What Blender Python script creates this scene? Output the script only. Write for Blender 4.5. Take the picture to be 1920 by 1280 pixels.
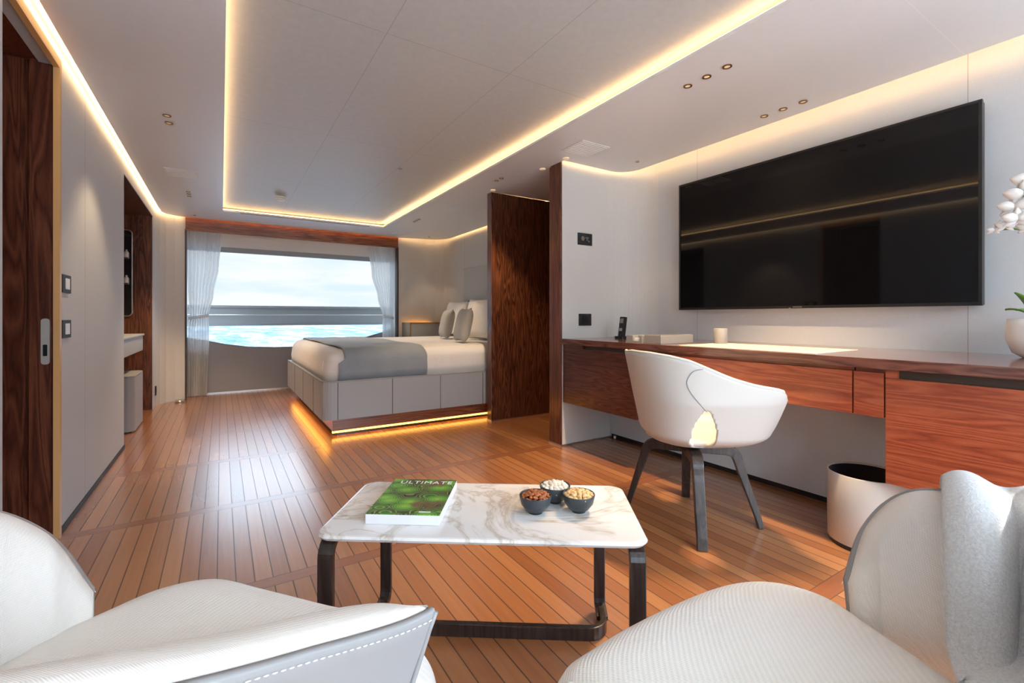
import bpy, bmesh, math, random
from mathutils import Vector, Matrix
random.seed(7)
PI = math.pi
S = bpy.context.scene
COL = S.collection
for o in list(bpy.data.objects): bpy.data.objects.remove(o)

# ------------------------------------------------------------------ camera
cd = bpy.data.cameras.new('camera'); cam = bpy.data.objects.new('camera', cd); COL.objects.link(cam)
cd.sensor_width = 36; cd.lens = 865/1920*36; cd.shift_y = -46/1920; cd.clip_start = .02; cd.clip_end = 5000
cam.location = (0, 0, .97); cam.rotation_euler = (PI/2, 0, -math.atan2(545, 865))
S.camera = cam
S.view_settings.view_transform = 'Standard'; S.view_settings.look = 'None'
S.view_settings.exposure = 0.2; S.view_settings.gamma = 1; S.view_settings.use_curve_mapping = False

# ------------------------------------------------------------------ world: bright hazy sky
W = bpy.data.worlds.new('sky'); S.world = W; W.use_nodes = True
nt = W.node_tree; nt.nodes.clear()
def N(nt, t, **k):
    n = nt.nodes.new(t)
    for a, b in k.items(): setattr(n, a, b)
    return n
tc = N(nt, 'ShaderNodeTexCoord'); sp = N(nt, 'ShaderNodeSeparateXYZ'); nt.links.new(tc.outputs['Generated'], sp.inputs[0])
mp = N(nt, 'ShaderNodeMapping'); mp.inputs['Scale'].default_value = (3, 3, 16); nt.links.new(tc.outputs['Generated'], mp.inputs[0])
ns = N(nt, 'ShaderNodeTexNoise'); ns.inputs['Scale'].default_value = 1.6; ns.inputs['Detail'].default_value = 5; nt.links.new(mp.outputs[0], ns.inputs['Vector'])
cr = N(nt, 'ShaderNodeValToRGB'); cr.color_ramp.elements[0].position = .40; cr.color_ramp.elements[0].color = (.62, .73, .83, 1)
cr.color_ramp.elements[1].position = .60; cr.color_ramp.elements[1].color = (.80, .805, .80, 1); nt.links.new(ns.outputs['Fac'], cr.inputs[0])
# sky boosted behind the camera and high up, out of view, to light room and floor
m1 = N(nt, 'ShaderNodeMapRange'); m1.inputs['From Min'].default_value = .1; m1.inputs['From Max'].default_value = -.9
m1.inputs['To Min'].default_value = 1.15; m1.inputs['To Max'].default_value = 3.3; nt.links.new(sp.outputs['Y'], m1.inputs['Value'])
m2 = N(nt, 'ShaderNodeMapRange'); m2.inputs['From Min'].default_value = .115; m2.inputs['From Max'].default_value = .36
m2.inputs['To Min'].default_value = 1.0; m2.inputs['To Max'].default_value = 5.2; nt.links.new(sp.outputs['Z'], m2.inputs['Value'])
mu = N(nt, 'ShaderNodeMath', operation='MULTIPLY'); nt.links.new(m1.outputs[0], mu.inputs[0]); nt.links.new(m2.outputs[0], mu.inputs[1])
tn = N(nt, 'ShaderNodeMix', data_type='RGBA', blend_type='MULTIPLY'); tn.inputs[7].default_value = (.88, .97, 1.08, 1)   # bluer overhead
mz = N(nt, 'ShaderNodeMapRange'); mz.inputs['From Min'].default_value = .12; mz.inputs['From Max'].default_value = .4; nt.links.new(sp.outputs['Z'], mz.inputs['Value'])
nt.links.new(mz.outputs[0], tn.inputs[0]); nt.links.new(cr.outputs[0], tn.inputs[6])
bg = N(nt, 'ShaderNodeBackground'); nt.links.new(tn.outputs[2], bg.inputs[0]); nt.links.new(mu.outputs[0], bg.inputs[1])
wo = N(nt, 'ShaderNodeOutputWorld'); nt.links.new(bg.outputs[0], wo.inputs[0])

# sun through the aft glazing behind the camera
sd = bpy.data.lights.new('sun', 'SUN'); sd.energy = 14.0; sd.angle = .01; sd.color = (1, .93, .82)
so = bpy.data.objects.new('sun', sd); COL.objects.link(so)
sdir = Vector((-1.43, .51, -1.0)).normalized()       # direction in which the light travels
so.rotation_euler = sdir.to_track_quat('-Z', 'Y').to_euler(); so.location = (6, -3, 5)
def portal(name, loc, rot, sx, sy):
    d = bpy.data.lights.new(name, 'AREA'); d.shape = 'RECTANGLE'; d.size = sx; d.size_y = sy; d.cycles.is_portal = True
    o = bpy.data.objects.new(name, d); COL.objects.link(o); o.location = loc; o.rotation_euler = rot
portal('daylight_aft', (1.15, -1.55, 1.15), (PI/2, 0, 0), 2.9, 1.7)
portal('daylight_side', (2.88, -.85, 1.43), (0, PI/2, 0), 1.2, .8)
portal('daylight_far', (.95, 6.9, 1.2), (-PI/2, 0, 0), 2.2, 1.3)

# ------------------------------------------------------------------ materials
MATS = {}
def mat(name, col=(.8, .8, .8), rough=.5, metal=0, spec=.5, emit=None, es=0, coat=0, sheen=0):
    m = bpy.data.materials.new(name); m.use_nodes = True; b = m.node_tree.nodes['Principled BSDF']
    b.inputs['Base Color'].default_value = (*col, 1); b.inputs['Roughness'].default_value = rough
    b.inputs['Metallic'].default_value = metal; b.inputs['Specular IOR Level'].default_value = spec
    b.inputs['Coat Weight'].default_value = coat; b.inputs['Coat Roughness'].default_value = .15
    if sheen: b.inputs['Sheen Weight'].default_value = sheen
    if emit: b.inputs['Emission Color'].default_value = (*emit, 1); b.inputs['Emission Strength'].default_value = es
    MATS[name] = m; return m
def L(m, a, b): m.node_tree.links.new(a, b)
def pos(m):
    g = N(m.node_tree, 'ShaderNodeNewGeometry'); return g.outputs['Position']
def obj_co(m): return N(m.node_tree, 'ShaderNodeTexCoord').outputs['Object']
def mapping(m, src, scale=(1, 1, 1), rot=(0, 0, 0)):
    p = N(m.node_tree, 'ShaderNodeMapping'); p.inputs['Scale'].default_value = scale; p.inputs['Rotation'].default_value = rot
    L(m, src, p.inputs[0]); return p.outputs[0]
def noise(m, src, scale=5, detail=3, rough=.5, dist=0):
    n = N(m.node_tree, 'ShaderNodeTexNoise'); n.inputs['Scale'].default_value = scale; n.inputs['Detail'].default_value = detail
    n.inputs['Roughness'].default_value = rough; n.inputs['Distortion'].default_value = dist; L(m, src, n.inputs['Vector']); return n.outputs['Fac']
def ramp(m, src, stops):
    r = N(m.node_tree, 'ShaderNodeValToRGB'); e = r.color_ramp.elements
    while len(e) < len(stops): e.new(.5)
    for i, (p, c) in enumerate(stops): e[i].position = p; e[i].color = (*c, 1) if len(c) == 3 else c
    L(m, src, r.inputs[0]); return r.outputs['Color']
def math_(m, op, a, b=None, c=None):
    n = N(m.node_tree, 'ShaderNodeMath', operation=op)
    for i, v in enumerate((a, b, c)):
        if v is None: continue
        if isinstance(v, (int, float)): n.inputs[i].default_value = v
        else: L(m, v, n.inputs[i])
    return n.outputs[0]
def mix(m, f, a, b, mode='MIX'):
    n = N(m.node_tree, 'ShaderNodeMix', data_type='RGBA', blend_type=mode)
    for i, v in ((0, f), (6, a), (7, b)):
        if isinstance(v, (int, float)): n.inputs[i].default_value = v
        elif isinstance(v, tuple): n.inputs[i].default_value = (*v, 1)
        else: L(m, v, n.inputs[i])
    return n.outputs[2]
def bsdf(m): return m.node_tree.nodes['Principled BSDF']
def bump(m, h, s=.2, d=.002):
    b = N(m.node_tree, 'ShaderNodeBump'); b.inputs['Strength'].default_value = s; b.inputs['Distance'].default_value = d
    L(m, h, b.inputs['Height']); L(m, b.outputs[0], bsdf(m).inputs['Normal'])
def sep(m, src):
    n = N(m.node_tree, 'ShaderNodeSeparateXYZ'); L(m, src, n.inputs[0]); return n.outputs
def lines(m, comp, at, w=.0016):
    """1 on thin joints where comp is near one of the values"""
    out = None
    for v in at:
        d = math_(m, 'ABSOLUTE', math_(m, 'SUBTRACT', comp, v)); f = math_(m, 'LESS_THAN', d, w)
        out = f if out is None else math_(m, 'MAXIMUM', out, f)
    return out
def linen(name, col, var=.05, rough=.8, seams=None, seamcol=(.45, .43, .41), sc=1.0, bs=.12, spec=.3):
    m = mat(name, col, rough, spec=spec); p = pos(m)
    a = noise(m, mapping(m, p, (30, 30, 600*sc)), 1, 2); b = noise(m, mapping(m, p, (500*sc, 500*sc, 30)), 1, 2)
    s = math_(m, 'ADD', a, b); k = math_(m, 'MULTIPLY', math_(m, 'SUBTRACT', s, 1.0), 3.0); 
    c = mix(m, math_(m, 'ADD', math_(m, 'MULTIPLY', k, .5), .5), tuple(x*(1-var) for x in col), tuple(min(1, x*(1+var)) for x in col))
    if seams:
        q = sep(m, p); f = None
        for ax, at in seams.items():
            g = lines(m, q['XYZ'.index(ax)], at); f = g if f is None else math_(m, 'MAXIMUM', f, g)
        c = mix(m, f, c, seamcol)
    L(m, c, bsdf(m).inputs['Base Color']); bump(m, s, bs, .001); return m
def wood(name, dark, mid, light, axis='Z', rough=.28, scale=1.0, coat=.15, fig=.6):
    m = mat(name, mid, rough, coat=coat); p = obj_co(m)
    sc = {'Z': (1, 1, .07), 'Y': (1, .07, 1), 'X': (.07, 1, 1)}[axis]
    q = mapping(m, p, tuple(s*scale for s in sc))
    w = noise(m, q, 7, 2, .5, fig); rings = math_(m, 'FRACT', math_(m, 'MULTIPLY', w, 9.0))
    tri = math_(m, 'ABSOLUTE', math_(m, 'SUBTRACT', math_(m, 'MULTIPLY', rings, 2.0), 1.0))
    f = noise(m, q, 160, 3, .6)
    v = math_(m, 'ADD', math_(m, 'MULTIPLY', tri, .5), math_(m, 'MULTIPLY', f, .6))
    c = ramp(m, v, [(.2, dark), (.5, mid), (.85, light)])
    L(m, c, bsdf(m).inputs['Base Color']); bump(m, f, .05, .001); return m

M = {}
M['wall'] = linen('wall_linen', (.68, .68, .67), .04, .75)
M['wall_left'] = linen('wall_linen_left', (.57, .61, .66), .035, .6, {'Y': [3.27]}, (.16, .16, .16))
M['wall_tv'] = linen('wall_linen_right', (.64, .66, .68), .04, .75, {'Y': [2.10, .676]}, (.42, .40, .38))
M['wall_bed'] = linen('wall_linen_bedroom', (.62, .59, .55), .04, .75, {'Y': [5.85]}, (.3, .28, .26))
M['ceil'] = linen('ceiling_lacquer', (.78, .80, .83), .012, .32, {'Y': [.66, 2.09, 2.83, 4.45]}, (.86, .85, .84), 1, .03, .5)
M['tray'] = linen('ceiling_linen', (.55, .57, .575), .05, .42, {'X': [.60, 1.22], 'Y': [1.96, 3.27, 4.55]}, (.40, .39, .37), 1, .10, .6)
M['wood_v'] = wood('rosewood_vertical', (.045, .012, .007), (.12, .034, .018), (.21, .068, .034), 'Z', scale=2)
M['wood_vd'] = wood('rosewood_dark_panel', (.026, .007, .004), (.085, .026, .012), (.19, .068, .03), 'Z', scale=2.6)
M['wood_h'] = wood('rosewood_horizontal', (.20, .038, .016), (.33, .070, .028), (.42, .11, .046), 'Y', .3, 2.2, fig=.35)
M['wood_hx'] = wood('rosewood_header', (.10, .028, .014), (.23, .075, .035), (.34, .13, .06), 'X', .3, 1.6)
M['desk_dark'] = wood('rosewood_dark_desk', (.055, .016, .011), (.09, .027, .018), (.13, .042, .028), 'Y', .22, 2.6)
M['desk_top'] = wood('rosewood_desk_top', (.05, .016, .012), (.12, .042, .030), (.19, .075, .05), 'Y', .14, 2.6, .5)
M['wenge'] = wood('wenge_frame', (.012, .008, .007), (.026, .017, .014), (.05, .032, .026), 'Z', .35, 2)
M['leather_grey'] = mat('grey_leather', (.37, .38, .40), .5)
L(MATS['grey_leather'], noise(MATS['grey_leather'], obj_co(MATS['grey_leather']), 300, 2), N(MATS['grey_leather'].node_tree, 'ShaderNodeMath').inputs[0])
bump(MATS['grey_leather'], noise(MATS['grey_leather'], obj_co(MATS['grey_leather']), 400, 2), .15, .001)
M['leather_trim'] = mat('greige_leather', (.31, .31, .31), .42)
bump(MATS['greige_leather'], noise(MATS['greige_leather'], obj_co(MATS['greige_leather']), 500, 2), .12, .001)
M['leather_white'] = mat('white_leather', (.64, .62, .575), .42)
bump(MATS['white_leather'], noise(MATS['white_leather'], obj_co(MATS['white_leather']), 500, 2), .08, .001)
def weave(name, col, sc=260, rough=.85, st=.5):
    m = mat(name, col, rough, spec=.2, sheen=.2); p = mapping(m, obj_co(m), (sc, sc, sc), (.3, .5, .2))
    q = sep(m, p)
    a = math_(m, 'SINE', math_(m, 'ADD', math_(m, 'MULTIPLY', q[0], 6.28), math_(m, 'MULTIPLY', q[1], 3.0)))
    b = math_(m, 'SINE', math_(m, 'SUBTRACT', math_(m, 'MULTIPLY', q[1], 6.28), math_(m, 'MULTIPLY', q[2], 5.0)))
    h = math_(m, 'MULTIPLY', a, b)
    c = mix(m, math_(m, 'ADD', math_(m, 'MULTIPLY', h, .5), .5), tuple(x*.93 for x in col), tuple(min(1, x*1.04) for x in col))
    L(m, c, bsdf(m).inputs['Base Color']); bump(m, h, st, .0015); return m
M['weave'] = weave('cream_weave', (.88, .85, .80), 210, .85, .3)
M['weave2'] = weave('grey_weave', (.40, .39, .37), 90, .8, .4)
M['headboard'] = weave('greige_headboard_weave', (.52, .51, .48), 90, .8, .3)
M['bed_white'] = mat('white_bed_linen', (.80, .78, .76), .8, sheen=.2)
bump(M['bed_white'], noise(M['bed_white'], obj_co(M['bed_white']), 7, 3), .35, .02)
M['bed_grey'] = mat('grey_blanket', (.27, .31, .35), .8, sheen=.3)
bump(M['bed_grey'], noise(M['bed_grey'], obj_co(M['bed_grey']), 9, 4), .3, .015)
m = M['curtain'] = mat('sheer_curtain', (.93, .93, .92), .8); nt = m.node_tree
tr = N(nt, 'ShaderNodeBsdfTranslucent'); tr.inputs[0].default_value = (.93, .94, .95, 1); mx = N(nt, 'ShaderNodeMixShader'); mx.inputs[0].default_value = .5
nt.links.new(bsdf(m).outputs[0], mx.inputs[1]); nt.links.new(tr.outputs[0], mx.inputs[2]); tp = N(nt, 'ShaderNodeBsdfTransparent'); m2x = N(nt, 'ShaderNodeMixShader'); m2x.inputs[0].default_value = .22; nt.links.new(mx.outputs[0], m2x.inputs[1]); nt.links.new(tp.outputs[0], m2x.inputs[2]); nt.links.new(m2x.outputs[0], nt.nodes['Material Output'].inputs[0])
M['black'] = mat('black_plastic', (.012, .012, .013), .3)
m = M['screen'] = mat('screen_glass', (.004, .004, .005), .035, spec=.34)
M['grey_frame'] = mat('blue_grey_paint', (.33, .36, .38), .4)
M['hull'] = mat('grey_bulwark_paint', (.30, .31, .32), .45)
M['white_panel'] = mat('white_panel', (.78, .78, .77), .5)
M['steel'] = mat('brushed_steel', (.6, .58, .56), .3, 1)
M['handle'] = mat('satin_nickel', (.50, .49, .47), .4, .2)
M['bronze'] = mat('bronze_metal', (.33, .20, .10), .35, 1)
M['brown'] = mat('brown_lacquer', (.05, .03, .02), .4)
M['charcoal'] = mat('charcoal_plate', (.03, .034, .04), .55, spec=.2)
M['white'] = mat('white_plastic', (.8, .8, .79), .35)
M['ceramic'] = mat('white_ceramic', (.85, .85, .84), .18)
M['greybox'] = mat('grey_lacquer_box', (.26, .26, .26), .4)
M['beige_cyl'] = mat('beige_leather_bin', (.60, .54, .47), .42)
M['mat_cream'] = mat('cream_desk_mat', (.80, .66, .52), .5)
M['bin_dark'] = mat('dark_liner', (.01, .014, .02), .35)
M['led'] = mat('led_amber', (1, .8, .5), .5, emit=(1.0, .60, .26), es=20)
M['led_cool'] = mat('led_warm_white', (1, .85, .6), .5, emit=(1.0, .60, .27), es=12)
M['led_bed'] = mat('led_bed_amber', (1, .6, .2), .5, emit=(1.0, .42, .07), es=6)
M['lens'] = mat('downlight_lens', (1, .9, .7), .3, emit=(1, .60, .28), es=.25)
M['mirror'] = mat('mirror_glass', (.10, .10, .11), .05, .8)
M['bowl'] = mat('slate_glaze', (.035, .045, .055), .4)
M['green'] = mat('leaf_green', (.13, .30, .05), .5)
M['petal'] = mat('orchid_petal', (.85, .83, .80), .5); M['petal_y'] = mat('orchid_centre', (.8, .5, .1), .5)
M['almond'] = mat('almond_skin', (.36, .11, .035), .55); M['cashew'] = mat('cashew_cream', (.72, .47, .22), .5); M['pist'] = mat('pistachio_shell', (.68, .60, .50), .55)
M['tan'] = mat('tan_edge', (.70, .40, .16), .4)
M['paper'] = mat('book_paper', (.82, .82, .86), .6)
M['stitch'] = mat('white_thread', (.85, .85, .84), .7)
# throw: fluffy
m = M['throw'] = mat('fluffy_throw_wool', (.63, .65, .66), .95, spec=.1, sheen=.6)
h = noise(m, obj_co(m), 260, 4, .7); L(m, ramp(m, h, [(.3, (.63, .635, .63)), (.7, (.87, .87, .86))]), bsdf(m).inputs['Base Color']); bump(m, h, 1.0, .004)
# marble
m = M['marble'] = mat('gold_vein_marble', (.85, .84, .82), .12, coat=.3); p = obj_co(m)
n1 = noise(m, mapping(m, p, (1, 1, 1), (0, 0, .5)), 3.2, 6, .62, 1.6); v1 = math_(m, 'ABSOLUTE', math_(m, 'SUBTRACT', n1, .5))
n2 = noise(m, mapping(m, p, (1, 1.6, 1), (0, 0, -.4)), 2.6, 5, .55, 2.6); v2 = math_(m, 'ABSOLUTE', math_(m, 'SUBTRACT', n2, .52))
n3 = noise(m, p, 3.0, 4)
c = ramp(m, v1, [(0, (.56, .52, .46)), (.016, (.68, .65, .61)), (.06, (.80, .79, .78)), (.5, (.84, .835, .825))])
msk = ramp(m, n3, [(.46, (0, 0, 0)), (.60, (1, 1, 1))])
g = ramp(m, v2, [(0, (.55, .38, .16)), (.010, (.70, .58, .40)), (.035, (1, 1, 1)), (1, (1, 1, 1))])
c2 = mix(m, msk, (1.0, 1.0, 1.0), g); c = mix(m, .85, c, c2, 'MULTIPLY'); L(m, c, bsdf(m).inputs['Base Color'])
# floor planks
m = M['floor'] = mat('teak_planks', (.5, .25, .1), .3); p = pos(m); q = sep(m, p)
PW = .0590
px = math_(m, 'DIVIDE', math_(m, 'ADD', q[0], .013), PW); pid = math_(m, 'FLOOR', px); fr = math_(m, 'FRACT', px)
ed = math_(m, 'MINIMUM', fr, math_(m, 'SUBTRACT', 1.0, fr)); seam = math_(m, 'LESS_THAN', ed, .035)
bands = (-.3, .79, 1.90, 2.775, 3.67, 4.55, 5.45); band = None; sect = None
for b in bands:
    f = math_(m, 'LESS_THAN', math_(m, 'ABSOLUTE', math_(m, 'SUBTRACT', q[1], b)), .032); band = f if band is None else math_(m, 'MAXIMUM', band, f)
    g = math_(m, 'GREATER_THAN', q[1], b); sect = g if sect is None else math_(m, 'ADD', sect, g)
bedge = None
for b in bands:
    f = math_(m, 'LESS_THAN', math_(m, 'ABSOLUTE', math_(m, 'SUBTRACT', math_(m, 'ABSOLUTE', math_(m, 'SUBTRACT', q[1], b)), .032)), .0016); bedge = f if bedge is None else math_(m, 'MAXIMUM', bedge, f)
cx = N(m.node_tree, 'ShaderNodeCombineXYZ'); L(m, pid, cx.inputs[0]); L(m, sect, cx.inputs[1])
wn = N(m.node_tree, 'ShaderNodeTexWhiteNoise'); L(m, cx.outputs[0], wn.inputs['Vector'])
gr = noise(m, mapping(m, p, (60, 2.5, 1)), 1, 4, .6); gx = noise(m, mapping(m, p, (2.5, 60, 1)), 1, 4, .6)
grain = mix(m, band, gr, gx)
pc = ramp(m, wn.outputs['Value'], [(0, (.34, .125, .045)), (.35, (.42, .165, .06)), (.7, (.48, .20, .075)), (1, (.54, .24, .095))])
pc = mix(m, band, pc, (.36, .125, .05))
pc = mix(m, .3, pc, ramp(m, grain, [(.25, (.55, .5, .45)), (.7, (1.0, 1.0, 1.0))]), 'MULTIPLY')
ns_ = math_(m, 'MULTIPLY', seam, math_(m, 'SUBTRACT', 1.0, band)); sm = math_(m, 'MAXIMUM', ns_, bedge)
pc = mix(m, sm, pc, (.14, .07, .04)); L(m, pc, bsdf(m).inputs['Base Color'])
L(m, math_(m, 'ADD', math_(m, 'MULTIPLY', grain, .03), .25), bsdf(m).inputs['Roughness'])
bsdf(m).inputs['Specular IOR Level'].default_value = .8
L(m, math_(m, 'MULTIPLY', math_(m, 'SUBTRACT', 1.0, sm), .8), bsdf(m).inputs['Coat Weight'])
bsdf(m).inputs['Coat Roughness'].default_value = .24; bsdf(m).inputs['Coat IOR'].default_value = 1.7
# sea
m = M['sea'] = mat('sea_water', (.10, .24, .42), .8, spec=.2); p = pos(m)
h = noise(m, mapping(m, p, (.22, .05, 1)), 1, 6, .7); L(m, ramp(m, h, [(.34, (.025, .065, .115)), (.47, (.055, .10, .15)), (.60, (.19, .215, .235))]), bsdf(m).inputs['Base Color'])
bump(m, h, .8, 2.0)
# glass
m = M['glass'] = bpy.data.materials.new('window_glass'); m.use_nodes = True; nt = m.node_tree; nt.nodes.clear()
a = N(nt, 'ShaderNodeBsdfTransparent'); a.inputs[0].default_value = (.96, .98, .99, 1); b = N(nt, 'ShaderNodeBsdfGlossy'); b.inputs[1].default_value = .02
fz = N(nt, 'ShaderNodeFresnel'); fz.inputs[0].default_value = 1.06; x = N(nt, 'ShaderNodeMixShader'); o = N(nt, 'ShaderNodeOutputMaterial')
nt.links.new(fz.outputs[0], x.inputs[0]); nt.links.new(a.outputs[0], x.inputs[1]); nt.links.new(b.outputs[0], x.inputs[2]); nt.links.new(x.outputs[0], o.inputs[0])
# book cover
m = M['cover'] = mat('leafy_book_cover', (.1, .4, .05), .25); p = obj_co(m)
w = N(m.node_tree, 'ShaderNodeTexVoronoi'); w.inputs['Scale'].default_value = 13; w.inputs['Randomness'].default_value = 1
L(m, mapping(m, p, (1, 1.5, 1), (0, 0, .3)), w.inputs['Vector'])
leaf = ramp(m, w.outputs['Distance'], [(0, (.26, .50, .05)), (.28, (.08, .34, .03)), (.5, (.03, .15, .025)), (.75, (.02, .025, .015))])
rg = math_(m, 'SINE', math_(m, 'MULTIPLY', w.outputs['Distance'], 70.0)); leaf = mix(m, math_(m, 'MULTIPLY', math_(m, 'GREATER_THAN', rg, .5), .30), leaf, (.55, .75, .15))
nn = noise(m, p, 9, 3); leaf = mix(m, ramp(m, nn, [(.58, (0, 0, 0)), (.66, (1, 1, 1))]), leaf, (.16, .09, .05)); L(m, leaf, bsdf(m).inputs['Base Color'])

# ------------------------------------------------------------------ helpers
def arcp(cx, cy, r, a0, a1, n=8): return [(cx+r*math.cos(math.radians(a0+(a1-a0)*i/n)), cy+r*math.sin(math.radians(a0+(a1-a0)*i/n))) for i in range(n+1)]
def wloc(o):
    v = Vector((0, 0, 0))
    while o: v += o.location; o = o.parent
    return v
def mk(name, V, F, m, parent=None, local=False, smooth=False, bev=0, seg=2, sub=0, solid=0, auto=True):
    V = [Vector(v) for v in V]
    off = Vector((0, 0, 0))
    if parent is not None and not local: off = wloc(parent)
    if parent is None:
        xs = [v.x for v in V]; ys = [v.y for v in V]; zs = [v.z for v in V]
        off = Vector(((min(xs)+max(xs))/2, (min(ys)+max(ys))/2, min(zs)))
    me = bpy.data.meshes.new(name); me.from_pydata([tuple(v-off) for v in V], [], F); me.validate()
    bm = bmesh.new(); bm.from_mesh(me)
    if bev:
        bmesh.ops.remove_doubles(bm, verts=bm.verts, dist=1e-6)
        es = [e for e in bm.edges if len(e.link_faces) == 2 and e.calc_face_angle(0) > .5]
        bmesh.ops.bevel(bm, geom=es, offset=bev, segments=seg, profile=.6, affect='EDGES', clamp_overlap=True)
    bmesh.ops.recalc_face_normals(bm, faces=bm.faces)
    bm.to_mesh(me); bm.free()
    o = bpy.data.objects.new(name, me); COL.objects.link(o); me.materials.append(m)
    if parent is None: o.location = off
    else: o.parent = parent
    if solid: md = o.modifiers.new('s', 'SOLIDIFY'); md.thickness = abs(solid); md.offset = 1 if solid > 0 else -1
    if sub: md = o.modifiers.new('d', 'SUBSURF'); md.levels = md.render_levels = sub
    if smooth or bev or sub:
        for pl in me.polygons: pl.use_smooth = True
    if bev and not sub:
        for pl in me.polygons: pl.use_smooth = False
    return o
def boxg(x0, x1, y0, y1, z0, z1):
    return ([(x0, y0, z0), (x1, y0, z0), (x1, y1, z0), (x0, y1, z0), (x0, y0, z1), (x1, y0, z1), (x1, y1, z1), (x0, y1, z1)],
            [(0, 3, 2, 1), (4, 5, 6, 7), (0, 1, 5, 4), (1, 2, 6, 5), (2, 3, 7, 6), (3, 0, 4, 7)])
def box(name, x0, x1, y0, y1, z0, z1, m, parent=None, bev=0, **k):
    V, F = boxg(x0, x1, y0, y1, z0, z1); return mk(name, V, F, m, parent, bev=bev, **k)
def join(*gs):
    V = []; F = []
    for v, f in gs:
        n = len(V); V += list(v); F += [tuple(i+n for i in q) for q in f]
    return V, F
def prismg(pts, a0, a1, axis='Z'):
    n = len(pts)
    def P(p, a): return {'Z': (p[0], p[1], a), 'Y': (p[0], a, p[1]), 'X': (a, p[0], p[1])}[axis]
    V = [P(p, a0) for p in pts]+[P(p, a1) for p in pts]
    F = [tuple(range(n))[::-1], tuple(range(n, 2*n))]+[(i, (i+1) % n, (i+1) % n+n, i+n) for i in range(n)]
    return V, F
def prism(name, pts, a0, a1, m, parent=None, axis='Z', **k):
    V, F = prismg(pts, a0, a1, axis); return mk(name, V, F, m, parent, **k)
def rrect(x0, x1, y0, y1, r, n=8):
    P = []
    for cx, cy, a in ((x1-r, y1-r, 0), (x0+r, y1-r, 90), (x0+r, y0+r, 180), (x1-r, y0+r, 270)):
        for i in range(n+1):
            t = math.radians(a+90*i/n); P.append((cx+r*math.cos(t), cy+r*math.sin(t)))
    return P
def latheg(prof, c=(0, 0, 0), n=40, sx=1, sy=1):
    V = []; F = []; k = len(prof)
    for i in range(n):
        t = 2*PI*i/n
        for r, z in prof: V.append((c[0]+r*math.cos(t)*sx, c[1]+r*math.sin(t)*sy, c[2]+z))
    for i in range(n):
        j = (i+1) % n
        for a in range(k-1): F.append((i*k+a, j*k+a, j*k+a+1, i*k+a+1))
    if prof[0][0] > 1e-6: F.append(tuple(i*k for i in range(n))[::-1])
    if prof[-1][0] > 1e-6: F.append(tuple(i*k+k-1 for i in range(n)))
    return V, F
def lathe(name, prof, c, m, parent=None, n=40, **k):
    V, F = latheg(prof, c, n); return mk(name, V, F, m, parent, smooth=k.pop('smooth', True), **k)
def spline(P, n=8, closed=False):
    P = [Vector(p) for p in P]; out = []; k = len(P)
    rng = range(k if closed else k-1)
    for i in rng:
        if closed: a, b, c, d = P[(i-1) % k], P[i], P[(i+1) % k], P[(i+2) % k]
        else: a, b, c, d = P[max(i-1, 0)], P[i], P[i+1], P[min(i+2, k-1)]
        for j in range(n):
            t = j/n; out.append(.5*((2*b)+(c-a)*t+(2*a-5*b+4*c-d)*t*t+(3*b-a-3*c+d)*t**3))
    if not closed: out.append(P[-1])
    return out
def tubeg(P, r, n=10, closed=False):
    P = [Vector(p) for p in P]; V = []; F = []; k = len(P); up = Vector((0, 0, 1)); prev = None
    for i, p in enumerate(P):
        if closed: t = P[(i+1) % k]-P[i-1]
        else: t = P[min(i+1, k-1)]-P[max(i-1, 0)]
        t.normalize(); a = prev if prev is not None else (up if abs(t.z) < .9 else Vector((1, 0, 0)))
        s = (a-t*a.dot(t)); s.normalize(); prev = s; b = t.cross(s); rr = r[i] if isinstance(r, (list, tuple)) else r
        for j in range(n): V.append(p+(s*math.cos(2*PI*j/n)+b*math.sin(2*PI*j/n))*rr)
    for i in range(k if closed else k-1):
        for j in range(n): F.append((i*n+j, i*n+(j+1) % n, ((i+1) % k)*n+(j+1) % n, ((i+1) % k)*n+j))
    if not closed: F += [tuple(range(n))[::-1], tuple(range((k-1)*n, k*n))]
    return V, F
def tube(name, P, r, m, parent=None, n=10, **k):
    V, F = tubeg(P, r, n); return mk(name, V, F, m, parent, smooth=True, **k)
def barg(P, side, w, t):
    """flat bar along P: width w along 'side', thickness t perpendicular (w, t may be lists)"""
    P = [Vector(p) for p in P]; V = []; F = []; k = len(P)
    for i, p in enumerate(P):
        d = P[min(i+1, k-1)]-P[max(i-1, 0)]; d.normalize(); s = Vector(side[i] if isinstance(side, list) else side)
        s = (s-d*s.dot(d)).normalized(); u = d.cross(s); ww = (w[i] if isinstance(w, list) else w)/2; tt = (t[i] if isinstance(t, list) else t)/2
        for a, b in ((-1, -1), (1, -1), (1, 1), (-1, 1)): V.append(p+s*a*ww+u*b*tt)
    for i in range(k-1):
        for j in range(4): F.append((i*4+j, i*4+(j+1) % 4, i*4+4+(j+1) % 4, i*4+4+j))
    F += [(3, 2, 1, 0), tuple(k*4-4+j for j in range(4))]
    return V, F
def gridg(rows):
    n = len(rows[0]); V = [v for r in rows for v in r]; F = []
    for i in range(len(rows)-1):
        for j in range(n-1): F.append((i*n+j, i*n+j+1, (i+1)*n+j+1, (i+1)*n+j))
    return V, F
def thing(name, label, cat, loc=(0, 0, 0), rz=0, group=None):
    o = bpy.data.objects.new(name, None); COL.objects.link(o); o.location = loc; o.rotation_euler = (0, 0, rz)
    o.empty_display_size = .05; o['label'] = label; o['category'] = cat
    if group: o['group'] = group
    return o
def tag(o, label, cat, group=None):
    o['label'] = label; o['category'] = cat
    if group: o['group'] = group
    return o
def struct(o): o['kind'] = 'structure'; return o
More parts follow.
